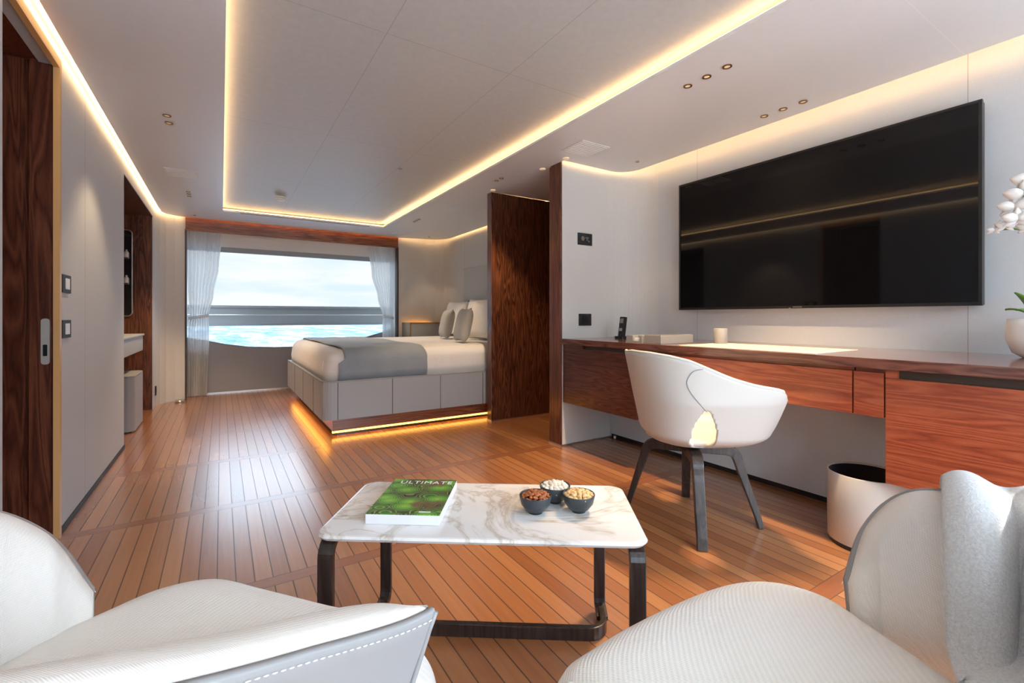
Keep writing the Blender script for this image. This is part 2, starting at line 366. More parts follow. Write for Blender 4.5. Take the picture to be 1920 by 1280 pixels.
def dup(root, loc=None, rz=None, label=None):
    r = root.copy(); COL.objects.link(r)
    if loc is not None: r.location = loc
    if rz is not None: r.rotation_euler = (0, 0, rz)
    if label: r['label'] = label
    def rec(a, b):
        for ch in a.children:
            if ch is b: continue
            c = ch.copy(); COL.objects.link(c); c.parent = b; rec(ch, c)
    rec(root, r); return r
def text(name, s, size, m, parent, mtx, ext=.0004, sp_=1.0):
    cu = bpy.data.curves.new(name, 'FONT'); cu.body = s; cu.size = size; cu.extrude = ext; cu.align_x = 'CENTER'; cu.align_y = 'CENTER'; cu.space_character = sp_
    t = bpy.data.objects.new('tmp', cu); COL.objects.link(t); bpy.context.view_layer.update()
    me = bpy.data.meshes.new_from_object(t.evaluated_get(bpy.context.evaluated_depsgraph_get())); bpy.data.objects.remove(t)
    me.transform(mtx); me.materials.clear(); me.materials.append(m); me.name = name
    o = bpy.data.objects.new(name, me); COL.objects.link(o); o.parent = parent; return o

# ------------------------------------------------------------------ room shell
CZ = 2.13
XL, XR, YB = -.61, 2.90, -1.6
struct(box('floor', -1.4, 3.1, YB-.15, 7.1, -.06, 0, M['floor']))
# left wall in pieces: aft bit, over the door, long panels, over the niche, end bit
g = [boxg(XL-.06, XL, YB, 2.18, 0, 2.27), boxg(XL-.06, XL, 2.18, 2.79, 2.075, 2.27), boxg(XL-.06, XL, 2.79, 4.42, 0, 2.27),
     boxg(XL-.06, XL, 4.42, 6.10, 2.03, 2.27), boxg(XL-.06, XL, 6.10, 6.22, 0, 2.27)]
struct(mk('wall_left', *join(*g), M['wall_left']))
# curved wall that swings from the left wall to the window
arc = [(-.61, 6.22), (-.605, 6.34), (-.58, 6.44), (-.53, 6.52), (-.45, 6.575), (-.355, 6.61)]
struct(prism('wall_left_curved', arc+[(-.355, 6.72), (-.75, 6.72), (-.75, 6.22)], 0, 2.27, M['wall']))
struct(box('wall_right', XR, XR+.08, YB+1.5, 2.73, .30, 2.27, M['wall_tv']))
g = [boxg(XR, XR+.08, YB, -1.25, .3, 2.27), boxg(XR, XR+.08, -1.25, -.45, .3, .82), boxg(XR, XR+.08, -1.25, -.45, 2.05, 2.27), boxg(XR, XR+.08, -.45, YB+1.5, .3, 2.27)]
struct(mk('wall_right_aft', *join(*g), M['wall_tv']))
cw = arcp(2.62, 2.45, .279, 0, 90, 14)
struct(prism('wall_right_curved', cw+[(2.8995, 2.7295)], .81, 2.27, M['wall']))
struct(box('wall_right_lower', 2.655, 2.70, YB, 2.73, .035, .768, M['wall_tv']))
struct(box('baseboard_right', 2.675, 2.70, YB, 2.73, 0, .035, M['black']))
struct(box('wall_right_corridor', XR, XR+.08, 2.87, 3.72, 0, 2.27, M['wood_vd']))
struct(box('wall_right_bedroom', XR, XR+.08, 3.80, 6.6, 0, 2.27, M['wall_bed']))
# window-side wall to the right of the window, with a rounded corner
arc2 = [(2.205, 6.66), (2.45, 6.64), (2.62, 6.62), (2.76, 6.57), (2.86, 6.48), (2.90, 6.36)]
struct(prism('wall_far_right', arc2+[(3.05, 6.36), (3.05, 6.85), (2.205, 6.85)], 0, 2.27, M['wall_bed']))
# partition walls
pw = struct(box('wall_partition', 2.165, XR, 2.745, 2.87, 0, 2.22, M['wood_v']))
fb = struct(box('wall_partition_lining', 2.165, XR, 2.73, 2.745, .0, 2.22, M['wall']))
struct(box('trim_1', 2.15, 2.165, 2.73, 2.87, .012, 2.125, M['wood_v'], bev=.003))
struct(box('baseboard_partition', 2.148, 2.66, 2.726, 2.874, 0, .012, M['steel']))
struct(box('wall_screen', 2.118, XR, 3.72, 3.80, .012, 2.128, M['wood_vd'], bev=.004))
struct(box('baseboard_screen', 2.116, 2.88, 3.716, 3.804, 0, .012, M['steel']))
struct(box('baseboard_left', XL, XL+.006, 2.79, 4.42, 0, .025, M['charcoal']))
struct(box('trim_2', XL-.01, XL+.012, 2.765, 2.79, 0, 2.10, M['tan']))
struct(box('trim_3', XL-.01, XL+.012, 2.18, 2.765, 2.06, 2.10, M['tan']))
struct(box('trim_4', -.360, -.345, 6.60, 6.70, 0, 2.0, M['brown']))
struct(box('trim_5', 2.195, 2.215, 6.655, 6.75, 0, 2.0, M['brown']))
# recess behind the pocket door
g = [boxg(-1.1, -.705, 2.805, 2.84, 0, 2.10), boxg(-.700, -.612, 2.785, 2.84, 0, 2.10), boxg(-1.1, -.612, 2.83, 2.86, 0, 2.10), boxg(-1.1, -1.06, 2.18, 2.80, 0, 2.1), boxg(-1.1, -.67, 2.14, 2.18, 0, 2.1), boxg(-1.1, -.615, 2.14, 2.84, 2.085, 2.12)]
d = struct(mk('door_1', *join(*g), M['wood_v']))
hp = prism('door_handle', rrect(-.662, -.634, .763, .963, .012), 2.778, 2.785, M['handle'], d, 'Y')
prism('latch', rrect(-.655, -.641, .80, .85, .003), 2.7765, 2.7785, M['black'], hp, 'Y')
# vanity niche lining
g = [boxg(-1.25, -1.2, 4.40, 6.14, 0, 2.05), boxg(-1.2, -.612, 4.38, 4.423, 0, 2.05), boxg(-1.2, -.612, 6.096, 6.14, 0, 2.05), boxg(-1.2, -.612, 4.42, 6.10, 2.026, 2.06)]
struct(mk('wall_niche', *join(*g), M['wood_vd']))
# aft wall with wide glazing (behind the camera)
g = [boxg(-1.2, -.35, YB-.1, YB, 0, 2.27), boxg(2.65, 3.0, YB-.1, YB, 0, 2.27), boxg(-.35, 2.65, YB-.1, YB, 0, .30), boxg(-.35, 2.65, YB-.1, YB, 2.0, 2.27)]
struct(mk('wall_back', *join(*g), M['wall']))
w2 = struct(box('window_2', -.35, 2.65, YB-.06, YB-.05, .30, 2.0, M['glass']))
mk('window_frame', *join(boxg(-.35, 2.65, YB-.08, YB-.02, .30, .34), boxg(-.35, 2.65, YB-.08, YB-.02, 1.96, 2.0), boxg(1.12, 1.18, YB-.08, YB-.02, .34, 1.96)), M['grey_frame'], w2)
w3 = struct(box('window_3', XR+.03, XR+.04, -1.25, -.45, .82, 2.05, M['glass']))

# ceiling with the tray opening
def fill(name, outer, holes, z0, z1, m):
    bm = bmesh.new(); es = []
    for lp in [outer]+holes:
        vs = [bm.verts.new((x, y, z0)) for x, y in lp]
        es += [bm.edges.new((vs[i], vs[(i+1) % len(vs)])) for i in range(len(vs))]
    bmesh.ops.triangle_fill(bm, edges=es, use_beauty=True, use_dissolve=False)
    r = bmesh.ops.extrude_face_region(bm, geom=bm.faces[:])
    for v in [x for x in r['geom'] if isinstance(x, bmesh.types.BMVert)]: v.co.z = z1
    bmesh.ops.recalc_face_normals(bm, faces=bm.faces)
    me = bpy.data.meshes.new(name); bm.to_mesh(me); bm.free(); me.materials.append(m)
    o = bpy.data.objects.new(name, me); COL.objects.link(o); return o
TX0, TX1, TY0, TY1 = .015, 1.775, -1.1, 5.965
outer = [(-.568, YB), (2.79, YB)]+arcp(2.62, 2.52, .17, 0, 90)+[(2.148, 2.69), (2.148, 2.871), (2.95, 2.871), (2.95, 3.719), (2.117, 3.719), (2.117, 3.801), (2.86, 3.801)]+arcp(2.56, 6.20, .30, 0, 78)+[(2.205, 6.60), (-.355, 6.555)]+[(-.45, 6.53), (-.525, 6.46), (-.56, 6.36)]
hole = [(TX0, TY0), (TX1, TY0)]+arcp(TX1-.05, TY1-.05+.05, .05, 0, 90)[0:0]+[(TX1, TY1), (TX0, TY1)]
struct(fill('ceiling', outer, [hole], CZ, CZ+.018, M['ceil']))
struct(box('ceiling_tray', TX0-.13, TX1+.13, TY0-.13, TY1+.13, CZ+.055, CZ+.07, M['tray']))
struct(box('ceiling_upper', -1.3, 3.1, YB-.1, 7.1, 2.27, 2.30, M['white_panel']))
g = []   # up-stand that closes the sides of the tray cove
struct(mk('trim_6', *join(boxg(TX0-.14, TX0-.13, TY0-.14, TY1+.14, CZ+.018, CZ+.07), boxg(TX1+.13, TX1+.14, TY0-.14, TY1+.14, CZ+.018, CZ+.07), boxg(TX0-.14, TX1+.14, TY1+.13, TY1+.14, CZ+.018, CZ+.07), boxg(TX0-.14, TX1+.14, TY0-.14, TY0-.13, CZ+.018, CZ+.07)), M['white_panel']))
# LED strips in the coves
zl = CZ+.020
e = .012
led = tag(mk('led_strip', *join(boxg(TX0-.022, TX0-.022+e, TY0-.02, TY1+.02, zl, zl+.006), boxg(TX1+.022-e, TX1+.022, TY0-.02, TY1+.02, zl, zl+.006),
     boxg(TX0-.008, TX1+.008, TY1+.022-e, TY1+.022, zl, zl+.006), boxg(TX0-.008, TX1+.008, TY0-.022, TY0-.022+e, zl, zl+.006)), M['led_cool']),
     'glowing warm LED strip hidden round the edge of the ceiling tray', 'led strip')
def strip(name, pts, z, w, m, label):
    P = [Vector((x, y, z)) for x, y in pts]
    V, F = barg(P, [(0, 0, 1)]*len(P), .014, w); return tag(mk(name, V, F, m), label, 'led strip')
strip('led_strip', [(2.775, YB)]+[(2.775, 2.0)]+arcp(2.60, 2.51, .165, 0, 90)+[(2.17, 2.675)], 2.165, .012, M['led_cool'], 'warm LED strip in the ceiling cove above the television wall')
strip('led_strip', [(-.585, YB), (-.585, 6.33), (-.55, 6.45), (-.47, 6.52), (-.375, 6.56)], 2.150, .012, M['led_cool'], 'warm LED strip in the ceiling cove along the left wall')
strip('led_strip', [(2.845, 3.84)]+arcp(2.55, 6.19, .295, 0, 78)+[(2.22, 6.575)], 2.165, .012, M['led_cool'], 'warm LED strip in the ceiling cove around the bed corner')
strip('led_strip', [(2.195, 6.605), (-.35, 6.560)], 2.16, .010, M['led_bed'], 'amber LED strip above the wooden window header')

# far wall: header, pelmet, window wall with curved sill
struct(mk('trim_8', *join(*[prismg([(-.355, 6.592), (2.205, 6.642), (2.205, 6.647), (-.355, 6.597)], z, z+.018) for z in (1.99, 2.02, 2.05, 2.08, 2.11)]), M['wood_hx']))
struct(prism('trim_7', [(-.355, 6.595), (2.205, 6.645), (2.205, 6.67), (-.355, 6.62)], 1.985, 2.18, M['wood_hx']))
sill = [(-.36, .70), (-.15, .655), (.05, .605), (.30, .565), (.60, .548), (.95, .548), (1.30, .57), (1.6, .615), (1.85, .665), (2.05, .72), (2.21, .77)]
struct(prism('wall_far', [(-.36, 0), (2.21, 0)]+sill[::-1], 6.95, 7.05, M['leather_grey'], axis='Y'))
struct(box('baseboard_far', -.36, 2.21, 6.944, 6.95, 0, .015, M['steel']))
mk_ = join(boxg(-.36, 2.21, 6.92, 7.05, 1.86, 2.27), boxg(-.40, -.36, 6.70, 7.05, 0, 2.27), boxg(2.21, 2.25, 6.75, 7.05, 0, 2.27))
struct(mk('wall_far_upper', *mk_, M['white_panel']))
w1 = struct(box('window_1', -.36, 2.21, 7.02, 7.03, .5, 1.86, M['glass']))
mk('window_frame', *join(boxg(-.36, 2.21, 6.96, 7.01, 1.80, 1.86)), M['grey_frame'], w1, bev=.004)
tube('sill_bead', [(x, 6.965, z+.008) for x, z in sill], .010, M['grey_frame'], w1)
struct(mk('added_sun_blocker', *join(boxg(-8, 3.15, 7.12, 8.4, 2.30, 2.42), boxg(3.15, 10, 2.5, 8.4, 2.30, 2.42)), M['white_panel']))  # unseen slabs added overhead to keep the sun off the bulwark
struct(box('bounce_slab_aft', -6, 9, -9, -1.75, -.12, -.04, M['white_panel']))  # white slab added out of view, bounces sun up to the ceiling
struct(box('bounce_slab_side', 3.3, 6, -1.75, 2, -.12, -.04, M['white_panel']))  # same added bounce surface, continued outside the side window
# outside: bulwark rail and sea
struct(mk('bulwark', *join(boxg(-4, 6, 7.7, 7.85, .842, 1.135), boxg(-4, 6, 7.68, 7.70, 1.10, 1.135), boxg(-4, 6, 7.69, 7.7, .842, .862)), M['hull'], bev=.006))
tag_ = tag(tube('handrail', [(-1.0, 7.66, 1.00), (3.2, 7.66, 1.005)], .008, M['steel']), 'thin steel rail running along the grey bulwark outside', 'rail')
struct(mk('sea', [(-3000, 9, -2.6), (3000, 9, -2.6), (3000, 4000, -2.6), (-3000, 4000, -2.6)], [(0, 1, 2, 3)], M['sea']))

# ------------------------------------------------------------------ ceiling fittings
def downlight(x, y, label, group, r=.021, energy=0, spot=70, z=CZ, col=(1, .70, .40), blend=.5):
    t = thing('downlight', label, 'downlight', (x, y, z-.004), 0, group)
    V, F = latheg([(r*.62, .003), (r*.66, -.001), (r, -.001), (r, .003)], (0, 0, 0), 28); mk('trim_ring', V, F, M['bronze'], t, local=True, smooth=False)
    V, F = latheg([(0, .003), (r*.62, .002)], (0, 0, 0), 20); mk('lens', V, F, M['lens'], t, local=True)
    if energy:
        ld = bpy.data.lights.new('lamp', 'SPOT'); ld.energy = energy; ld.color = col; ld.spot_size = math.radians(spot); ld.spot_blend = blend; ld.shadow_soft_size = .012
        lo = bpy.data.objects.new('lamp', ld); COL.objects.link(lo); lo.parent = t; lo.location = (0, 0, -.008)
    return t
G1 = 'downlight trio over the desk chair'
for y, w in ((1.275, 'nearest'), (1.381, 'middle'), (1.488, 'farthest')):
    downlight(1.98, y, f'{w} of the three bronze downlights nearest the ceiling tray', G1, energy=58, spot=84)
for y, w in ((1.266, 'nearest'), (1.370, 'middle'), (1.476, 'farthest')):
    downlight(2.65, y, f'{w} of the three bronze downlights by the cove above the television', 'downlight trio above the desk', energy=10, spot=74)
downlight(2.63, 2.416, 'single small bronze sensor light by the rounded ceiling corner', None, r=.012, energy=9, spot=46)
for y, w in ((3.31, 'nearer'), (3.39, 'farther')):
    downlight(1.98, y, f'{w} downlight of the pair before the wooden corridor screen', 'corridor downlight pair', r=.018, energy=32, spot=85)
for y, w in ((5.22, 'nearest'), (5.30, 'middle'), (5.38, 'farthest')):
    downlight(1.985, y, f'{w} downlight of the trio above the bed', 'downlight trio above the bed', r=.018, energy=14, spot=85)
for y, w in ((3.305, 'nearer'), (3.425, 'farther')):
    downlight(-.265, y, f'{w} downlight of the pair by the left wall panels', 'left wall downlight pair', r=.021, energy=12, spot=85)
for y, w in ((5.21, 'nearest'), (5.30, 'middle'), (5.40, 'farthest')):
    downlight(-.26, y, f'{w} downlight of the trio near the left curtain', 'downlight trio by the left curtain', r=.018, energy=30, spot=95)
downlight(-.257, 6.37, 'lone small downlight by the left end of the window header', None, r=.013)
downlight(2.55, 6.30, 'lone small downlight over the nightstand corner', None, r=.013, energy=9, spot=60)
def vent(x0, x1, y0, y1, label, n=9):
    t = thing('ceiling_vent', label, 'vent', ((x0+x1)/2, (y0+y1)/2, CZ-.006), 0, 'pale ceiling vents')
    mk('frame', *prismg(rrect(x0, x1, y0, y1, .01, 3), CZ-.005, CZ), M['white'], t)
    for i in range(n):
        yy = y0+.02+(y1-y0-.04)*i/(n-1); box('slat', x0+.015, x1-.015, yy-.004, yy+.004, CZ-.008, CZ-.005, M['white'], t)
vent(-.385, -.155, 4.46, 4.70, 'square pale ceiling vent near the left wall cove')
vent(2.00, 2.25, 2.31, 2.54, 'square pale ceiling vent nearest the partition end')
vent(2.03, 2.22, 4.48, 4.72, 'square pale ceiling vent above the bed')
vent(2.00, 2.19, 6.12, 6.32, 'square pale ceiling vent by the window header right end')
t = thing('smoke_detector', 'round white smoke detector on the grey tray ceiling', 'smoke detector', (.50, 5.12, CZ+.02))
lathe('base', [(0, .035), (.055, .035), (.055, .022), (.05, .02), (0, .02)], (.50, 5.12, CZ), M['white'], t)
lathe('head', [(.045, .02), (.043, .005), (.03, -.004), (0, -.005)], (.50, 5.12, CZ), M['white'], t)
t = tag(lathe('ceiling_sensor', [(0, .055), (.02, .055), (.02, .052), (0, .05)], (1.24, 3.69, CZ), M['greybox']), 'tiny grey round sensor in the tray ceiling', 'sensor')
t = thing('linear_vent', 'long dark slot vent at the far edge of the ceiling tray', 'vent', (.9, 5.975, CZ-.004))
box('frame', .18, 1.61, 5.966, 5.994, CZ-.004, CZ, M['bronze'], t); box('slot', .19, 1.60, 5.976, 5.986, CZ-.005, CZ-.004, M['black'], t)
for i, (x, y, w) in enumerate(((2.13, 2.64, 'beside the partition end'), (2.10, 3.66, 'beside the wooden screen end'), (2.13, 2.93, 'in the corridor entrance'))):
    tag(lathe('ceiling_light', [(0, -.006), (.022, -.006), (.024, 0), (0, 0)], (x, y, CZ), M['lens']), f'small white ceiling fitting {w}', 'ceiling light')

# ------------------------------------------------------------------ wall fittings
for z0, z1, w in ((1.081, 1.163, 'upper'), (.874, .956, 'lower')):
    t = thing('light_switch', f'{w} dark framed light switch with white rocker beside the door', 'light switch', (XL, 2.90, z0), 0, 'left wall switches')
    box('plate', XL, XL+.008, 2.825, 2.965, z0, z1, M['charcoal'], t, bev=.002)
    box('rocker', XL+.008, XL+.012, 2.865, 2.925, z0+.016, z1-.016, M['white'], t, bev=.001)
t = thing('control_panel', 'dark wall plate with round dial high on the pale return wall', 'control panel', (2.386, 2.73, 1.526))
box('plate', 2.315, 2.458, 2.722, 2.73, 1.526, 1.618, M['charcoal'], t, bev=.002)
V, F = latheg([(0, .003), (.016, .003), (.018, 0)], (0, 0, 0), 20); V = [(2.363+v[0], 2.722-v[2], 1.576+v[1]) for v in V]; mk('dial', V, F, M['steel'], t)
mk('knob', *join(boxg(2.385, 2.418, 2.718, 2.722, 1.578, 1.588), boxg(2.395, 2.412, 2.718, 2.722, 1.562, 1.574), boxg(2.412, 2.428, 2.718, 2.722, 1.552, 1.562)), M['steel'], t)
t = thing('power_socket', 'dark square power socket above the desk end', 'socket', (2.386, 2.73, .905))
box('plate', 2.325, 2.45, 2.722, 2.73, .902, .995, M['charcoal'], t, bev=.002)
box('socket_insert', 2.35, 2.425, 2.719, 2.722, .92, .977, M['black'], t, bev=.001)
t = thing('power_socket', 'small dark socket low on the curved left wall', 'socket', (-.603, 6.36, .10))
box('plate', -.612, -.598, 6.27, 6.33, .12, .22, M['charcoal'], t, bev=.002)
box('socket_insert', -.598, -.595, 6.285, 6.315, .145, .195, M['black'], t)
tag(lathe('door_stop', [(0, .03), (.04, .028), (.05, .01), (.05, 0), (0, 0)], (-.40, 6.46, 0), M['steel']), 'low domed steel door stop on the floor by the left curtain', 'door stop')
tag(lathe('door_stop', [(0, .03), (.012, .028), (.014, 0), (0, 0)], (2.64, 2.66, 0), M['steel'], n=16), 'small steel floor stop in the corner under the desk', 'door stop')
tag(box('magnet_catch', 2.668, 2.70-.001, 1.93, 1.98, .0, .03, M['steel']), 'small steel catch at the wall base behind the desk chair', 'catch')

# ------------------------------------------------------------------ curtains
def curtain(xs, y, label, ph, nf):
    """xs: list of (z, x0, x1)"""
    t = thing('curtain', label, 'curtain', ((xs[0][1]+xs[0][2])/2, y, 0), 0, 'white sheer curtains')
    rows = []; n = nf*8; zs = []
    for k in range(len(xs)-1):
        for j in range(8): zs.append((k, j/8))
    zs.append((len(xs)-2, 1.0))
    for k, f in zs:
        a, b = xs[k], xs[k+1]; s = f*f*(3-2*f); z = a[0]+(b[0]-a[0])*f; x0 = a[1]+(b[1]-a[1])*s; x1 = a[2]+(b[2]-a[2])*s
        wd = x1-x0; amp = min(.026, .006+.010/max(wd, .05)*.4)
        rows.append([(x0+wd*i/n+.004*math.sin(i*1.7+ph), y+amp*math.sin(2*PI*nf*i/n+ph+.5*math.sin(z*2))+.006*math.sin(i*.9), z) for i in range(n+1)])
    V, F = gridg(rows); mk('drape', V, F, M['curtain'], t, smooth=True)
    tz = [a for a in xs if abs(a[0]-.97) < .06][0]
    ring = [((tz[1]+tz[2])/2+((tz[2]-tz[1])/2+.012)*math.cos(a), y+.045*math.sin(a), tz[0]+.02*math.cos(a)*(-1 if ph else 1)) for a in [2*PI*i/24 for i in range(24)]]
    P = [Vector(p) for p in ring]; P.append(P[0]); V, F = barg(P, [(0, 0, 1)]*25, .035, .006); mk('tieback', V, F, M['curtain'], t, smooth=True)
    return t
k = 6.80/6.9
curtain([(2.02, -.355, .01), (1.6, -.350, -.03), (1.25, -.34, -.085), (.97, -.325, -.14), (.8, -.345, -.13), (.012, -.345, -.15)], 6.80, 'white sheer curtain gathered left of the window', 0, 8)
curtain([(2.02, 1.80, 2.185), (1.6, 1.86, 2.185), (1.25, 1.95, 2.185), (.97, 2.03, 2.175), (.8, 2.02, 2.185), (.012, 2.02, 2.185)], 6.80, 'white sheer curtain gathered right of the window behind the bed', 1, 8)
tag(box('curtain_rail', -.35, 2.20, 6.78, 6.82, 2.02, 2.04, M['white']), 'white curtain rail hidden behind the wooden header', 'curtain rail')

# ------------------------------------------------------------------ bed
BX0, BX1, BY0, BY1 = .675, 2.87, 3.87, 6.22
t = thing('bed', 'big bed with white sheets on a grey leather base glowing underneath', 'bed', (1.75, 5.0, 0))
V, F = prismg([(BX1, BY0), (BX1, BY1)]+arcp(BX0+.09, BY1-.09, .09, 90, 180, 6)+arcp(BX0+.09, BY0+.09, .09, 180, 270, 6), .145, .445)
mk('base', V, F, M['leather_grey'], t)
for x in (.79, 1.235, 1.675, 2.11): box('seam', x-.002, x+.002, BY0-.0015, BY0+.002, .146, .444, M['charcoal'], t)
for y in (4.30, 4.9, 5.5): box('seam', BX0-.0015, BX0+.002, y-.002, y+.002, .146, .444, M['charcoal'], t)
mk('base_rim', *barg([(BX0+.005, BY1-.1, .45), (BX0+.005, BY0+.09, .45)]+[(x, y, .45) for x, y in arcp(BX0+.09, BY0+.09, .085, 180, 270, 6)]+[(BX1, BY0+.005, .45)], (1, 1, 0), .012, .012), M['leather_trim'], t)
box('plinth', .76, BX1, 3.925, BY1-.08, .045, .145, M['wood_hx'], t)
mk('led_strip', *join(boxg(.715, .745, 3.97, BY1-.08, .132, .140), boxg(.76, BX1-.5, 3.93, 3.95, .028, .040), boxg(BX1-.5, BX1, 3.93, 3.95, .028, .040)), M['led_bed'], t)
box('inner_base', .80, BX1, 3.96, BY1-.12, 0, .05, M['black'], t)
# mattress with bedding: rounded loop loft
def loft_box(x0, x1, y0, y1, z0, z1, r, rc, nz=8, off=0, wob=0):
    rows = []; prof = []
    for i in range(nz+1):
        a = PI/2*i/nz; prof.append((r*(1-math.cos(a)), z1-r+r*math.sin(a)))
    prof = [(0, z0), (-.006, (z0+z1-r)/2)]+prof
    for ins, z in prof:
        pts = rrect(x0+ins-off, x1-ins+off, y0+ins-off, y1-ins+off, max(rc-ins*.6, .03), 6)
        rows.append([(x+wob*math.sin(y*9+z*14), y+wob*math.sin(x*11+z*9), z+off) for x, y in pts])
    n = len(rows[0]); V = [v for rr in rows for v in rr]; F = []
    for i in range(len(rows)-1):
        for j in range(n): F.append((i*n+j, i*n+(j+1) % n, (i+1)*n+(j+1) % n, (i+1)*n+j))
    # top: shrink rings
    base = len(rows)-1; top = rows[-1]; cx = sum(p[0] for p in top)/n; cy = sum(p[1] for p in top)/n
    last = base*n
    for s in (.9, .7, .4):
        st = len(V); V += [(cx+(p[0]-cx)*s, cy+(p[1]-cy)*s, p[2]+.004*(1-s)) for p in top]
        for j in range(n): F.append((last+j, last+(j+1) % n, st+(j+1) % n, st+j))
        last = st
    F.append(tuple(last+j for j in range(n))); F.append(tuple(range(n))[::-1])
    return V, F
V, F = loft_box(.715, BX1-.01, 3.915, BY1-.04, .447, .70, .10, .14, wob=.006); mk('mattress', V, F, M['bed_white'], t, smooth=True)
# tuck folds at the near foot corner
for i, (a, b) in enumerate((((.728, 4.02), (.735, 4.035)), ((.722, 4.06), (.73, 4.09)))):
    tube('tuck_fold', spline([(a[0], a[1], .455), (a[0]-.006, a[1]+.005, .53), (a[0]+.004, b[1], .60), (a[0]+.05, b[1]+.02, .655)], 5), [.006, .008, .01, .011, .012, .012, .012, .011, .01, .01, .009, .008, .007, .006, .005, .004], M['bed_white'], t)
# grey blanket across the foot
cs = []
y0, y1, z1, r = 3.915, BY1-.04, .70, .10
cs.append((y0-.008, .445)); cs.append((y0-.015, .52)); cs.append((y0-.008, .60-.01))
for i in range(1, 9): a = PI/2*i/8; cs.append((y0+r*(1-math.cos(a))-.010*math.cos(a), z1-r+r*math.sin(a)+.010*math.sin(a)))
for i in range(1, 14): cs.append((y0+r+(y1-y0-2*r)*i/14, z1+.012+.003*math.sin(i)))
for i in range(0, 9): a = PI/2*(1-i/8); cs.append((y1-r*(1-math.cos(a))+.008*math.cos(a), z1-r+r*math.sin(a)+.010*math.sin(a)))
cs.append((y1+.012, .46))
rows = []
for i in range(25):
    x = .845+.70*i/24
    rows.append([(x+.012*math.sin(j*.5)*(1 if i == 24 else .3)+(.03*(1-z/.7) if i == 24 else 0) + (-.045 if j < 3 else 0)*(1-i/24), y+.003*math.sin(i*1.1+z*9), z+.002*math.sin(i*.8+y*5)) for j, (y, z) in enumerate(cs)])
V, F = gridg(rows); tag(mk('bed_blanket', V, F, M['bed_grey'], None, smooth=True, solid=.008), 'grey blanket laid across the foot of the bed', 'blanket')
# pillows
def pillow(name, c, w, h, d, rz, tilt, m, label, grp, pinch=.12):
    n = 14; rows = []
    V = []; F = []
    for side in (1, -1):
        st = len(V)
        for i in range(n+1):
            for j in range(n+1):
                u = -1+2*i/n; v = -1+2*j/n
                pu = u*(1-pinch*(1-v*v)*abs(u)**3*.6); pv = v*(1-pinch*(1-u*u)*abs(v)**3*.6)
                th = max(0, (1-u**4)*(1-v**4))**.55
                V.append((pu*w/2, side*(d/2*th), h/2+pv*h/2+.006*math.sin(u*5+v*3)*th))
        for i in range(n):
            for j in range(n):
                a = st+i*(n+1)+j; F.append((a, a+1, a+n+2, a+n+1))
    R = Matrix.Rotation(rz, 4, 'Z') @ Matrix.Rotation(tilt, 4, 'X')
    V = [R @ Vector(v)+Vector(c) for v in V]
    o = mk(name, V, F, m, None, smooth=True)
    bm = bmesh.new(); bm.from_mesh(o.data); bmesh.ops.remove_doubles(bm, verts=bm.verts, dist=.0005); bmesh.ops.recalc_face_normals(bm, faces=bm.faces); bm.to_mesh(o.data); bm.free()
    for pl in o.data.polygons: pl.use_smooth = True
    return tag(o, label, 'pillow', grp)
R90 = PI/2
pillow('pillow', (2.70, 4.34, .715), .66, .50, .17, R90, .22, M['bed_white'], 'large white pillow at the head of the bed, right by the wooden screen', 'white bed pillows')
pillow('pillow', (2.70, 5.15, .715), .66, .50, .15, R90, .20, M['bed_white'], 'white pillow behind the two grey cushions, middle of the bed head', 'white bed pillows')
pillow('pillow', (2.72, 5.82, .715), .62, .48, .17, R90, .16, M['bed_white'], 'white pillow on the window side of the bed head', 'white bed pillows')
pillow('pillow', (2.52, 4.70, .715), .62, .46, .15, R90, .25, M['bed_white'], 'white pillow leaning between the grey cushions', 'white bed pillows')
pillow('cushion', (2.12, 4.40, .712), .42, .36, .13, 1.35, .22, M['weave2'], 'grey cushion on the bed nearest the wooden screen', 'grey bed cushions')
pillow('cushion', (2.30, 5.22, .712), .42, .36, .13, 1.35, .22, M['weave2'], 'grey cushion on the bed nearer the window', 'grey bed cushions')
# headboard
t = thing('headboard', 'grey padded headboard panel on the wall behind the bed', 'headboard', (2.885, 4.8, .45))
for i, (a, b) in enumerate(((3.82, 4.82), (4.83, 5.83))):
    for z0, z1 in ((.45, 1.05), (1.06, 1.64)): box('panel', 2.873, 2.898, a, b, z0, z1, M['headboard'], t, bev=.006)
# nightstand
t = thing('nightstand', 'small nightstand with brown frame glowing in the far bed corner', 'nightstand', (2.53, 6.35, 0))
mk('frame', *join(boxg(2.24, 2.80, 6.25, 6.58, .87, .89), boxg(2.24, 2.262, 6.25, 6.58, 0, .87), boxg(2.775, 2.80, 6.25, 6.45, 0, .87)), M['bronze'], t)
box('drawer', 2.264, 2.773, 6.256, 6.50, .30, .868, M['leather_trim'], t)
box('led_strip', 2.28, 2.78, 6.585, 6.60, .86, .872, M['led_bed'], t)

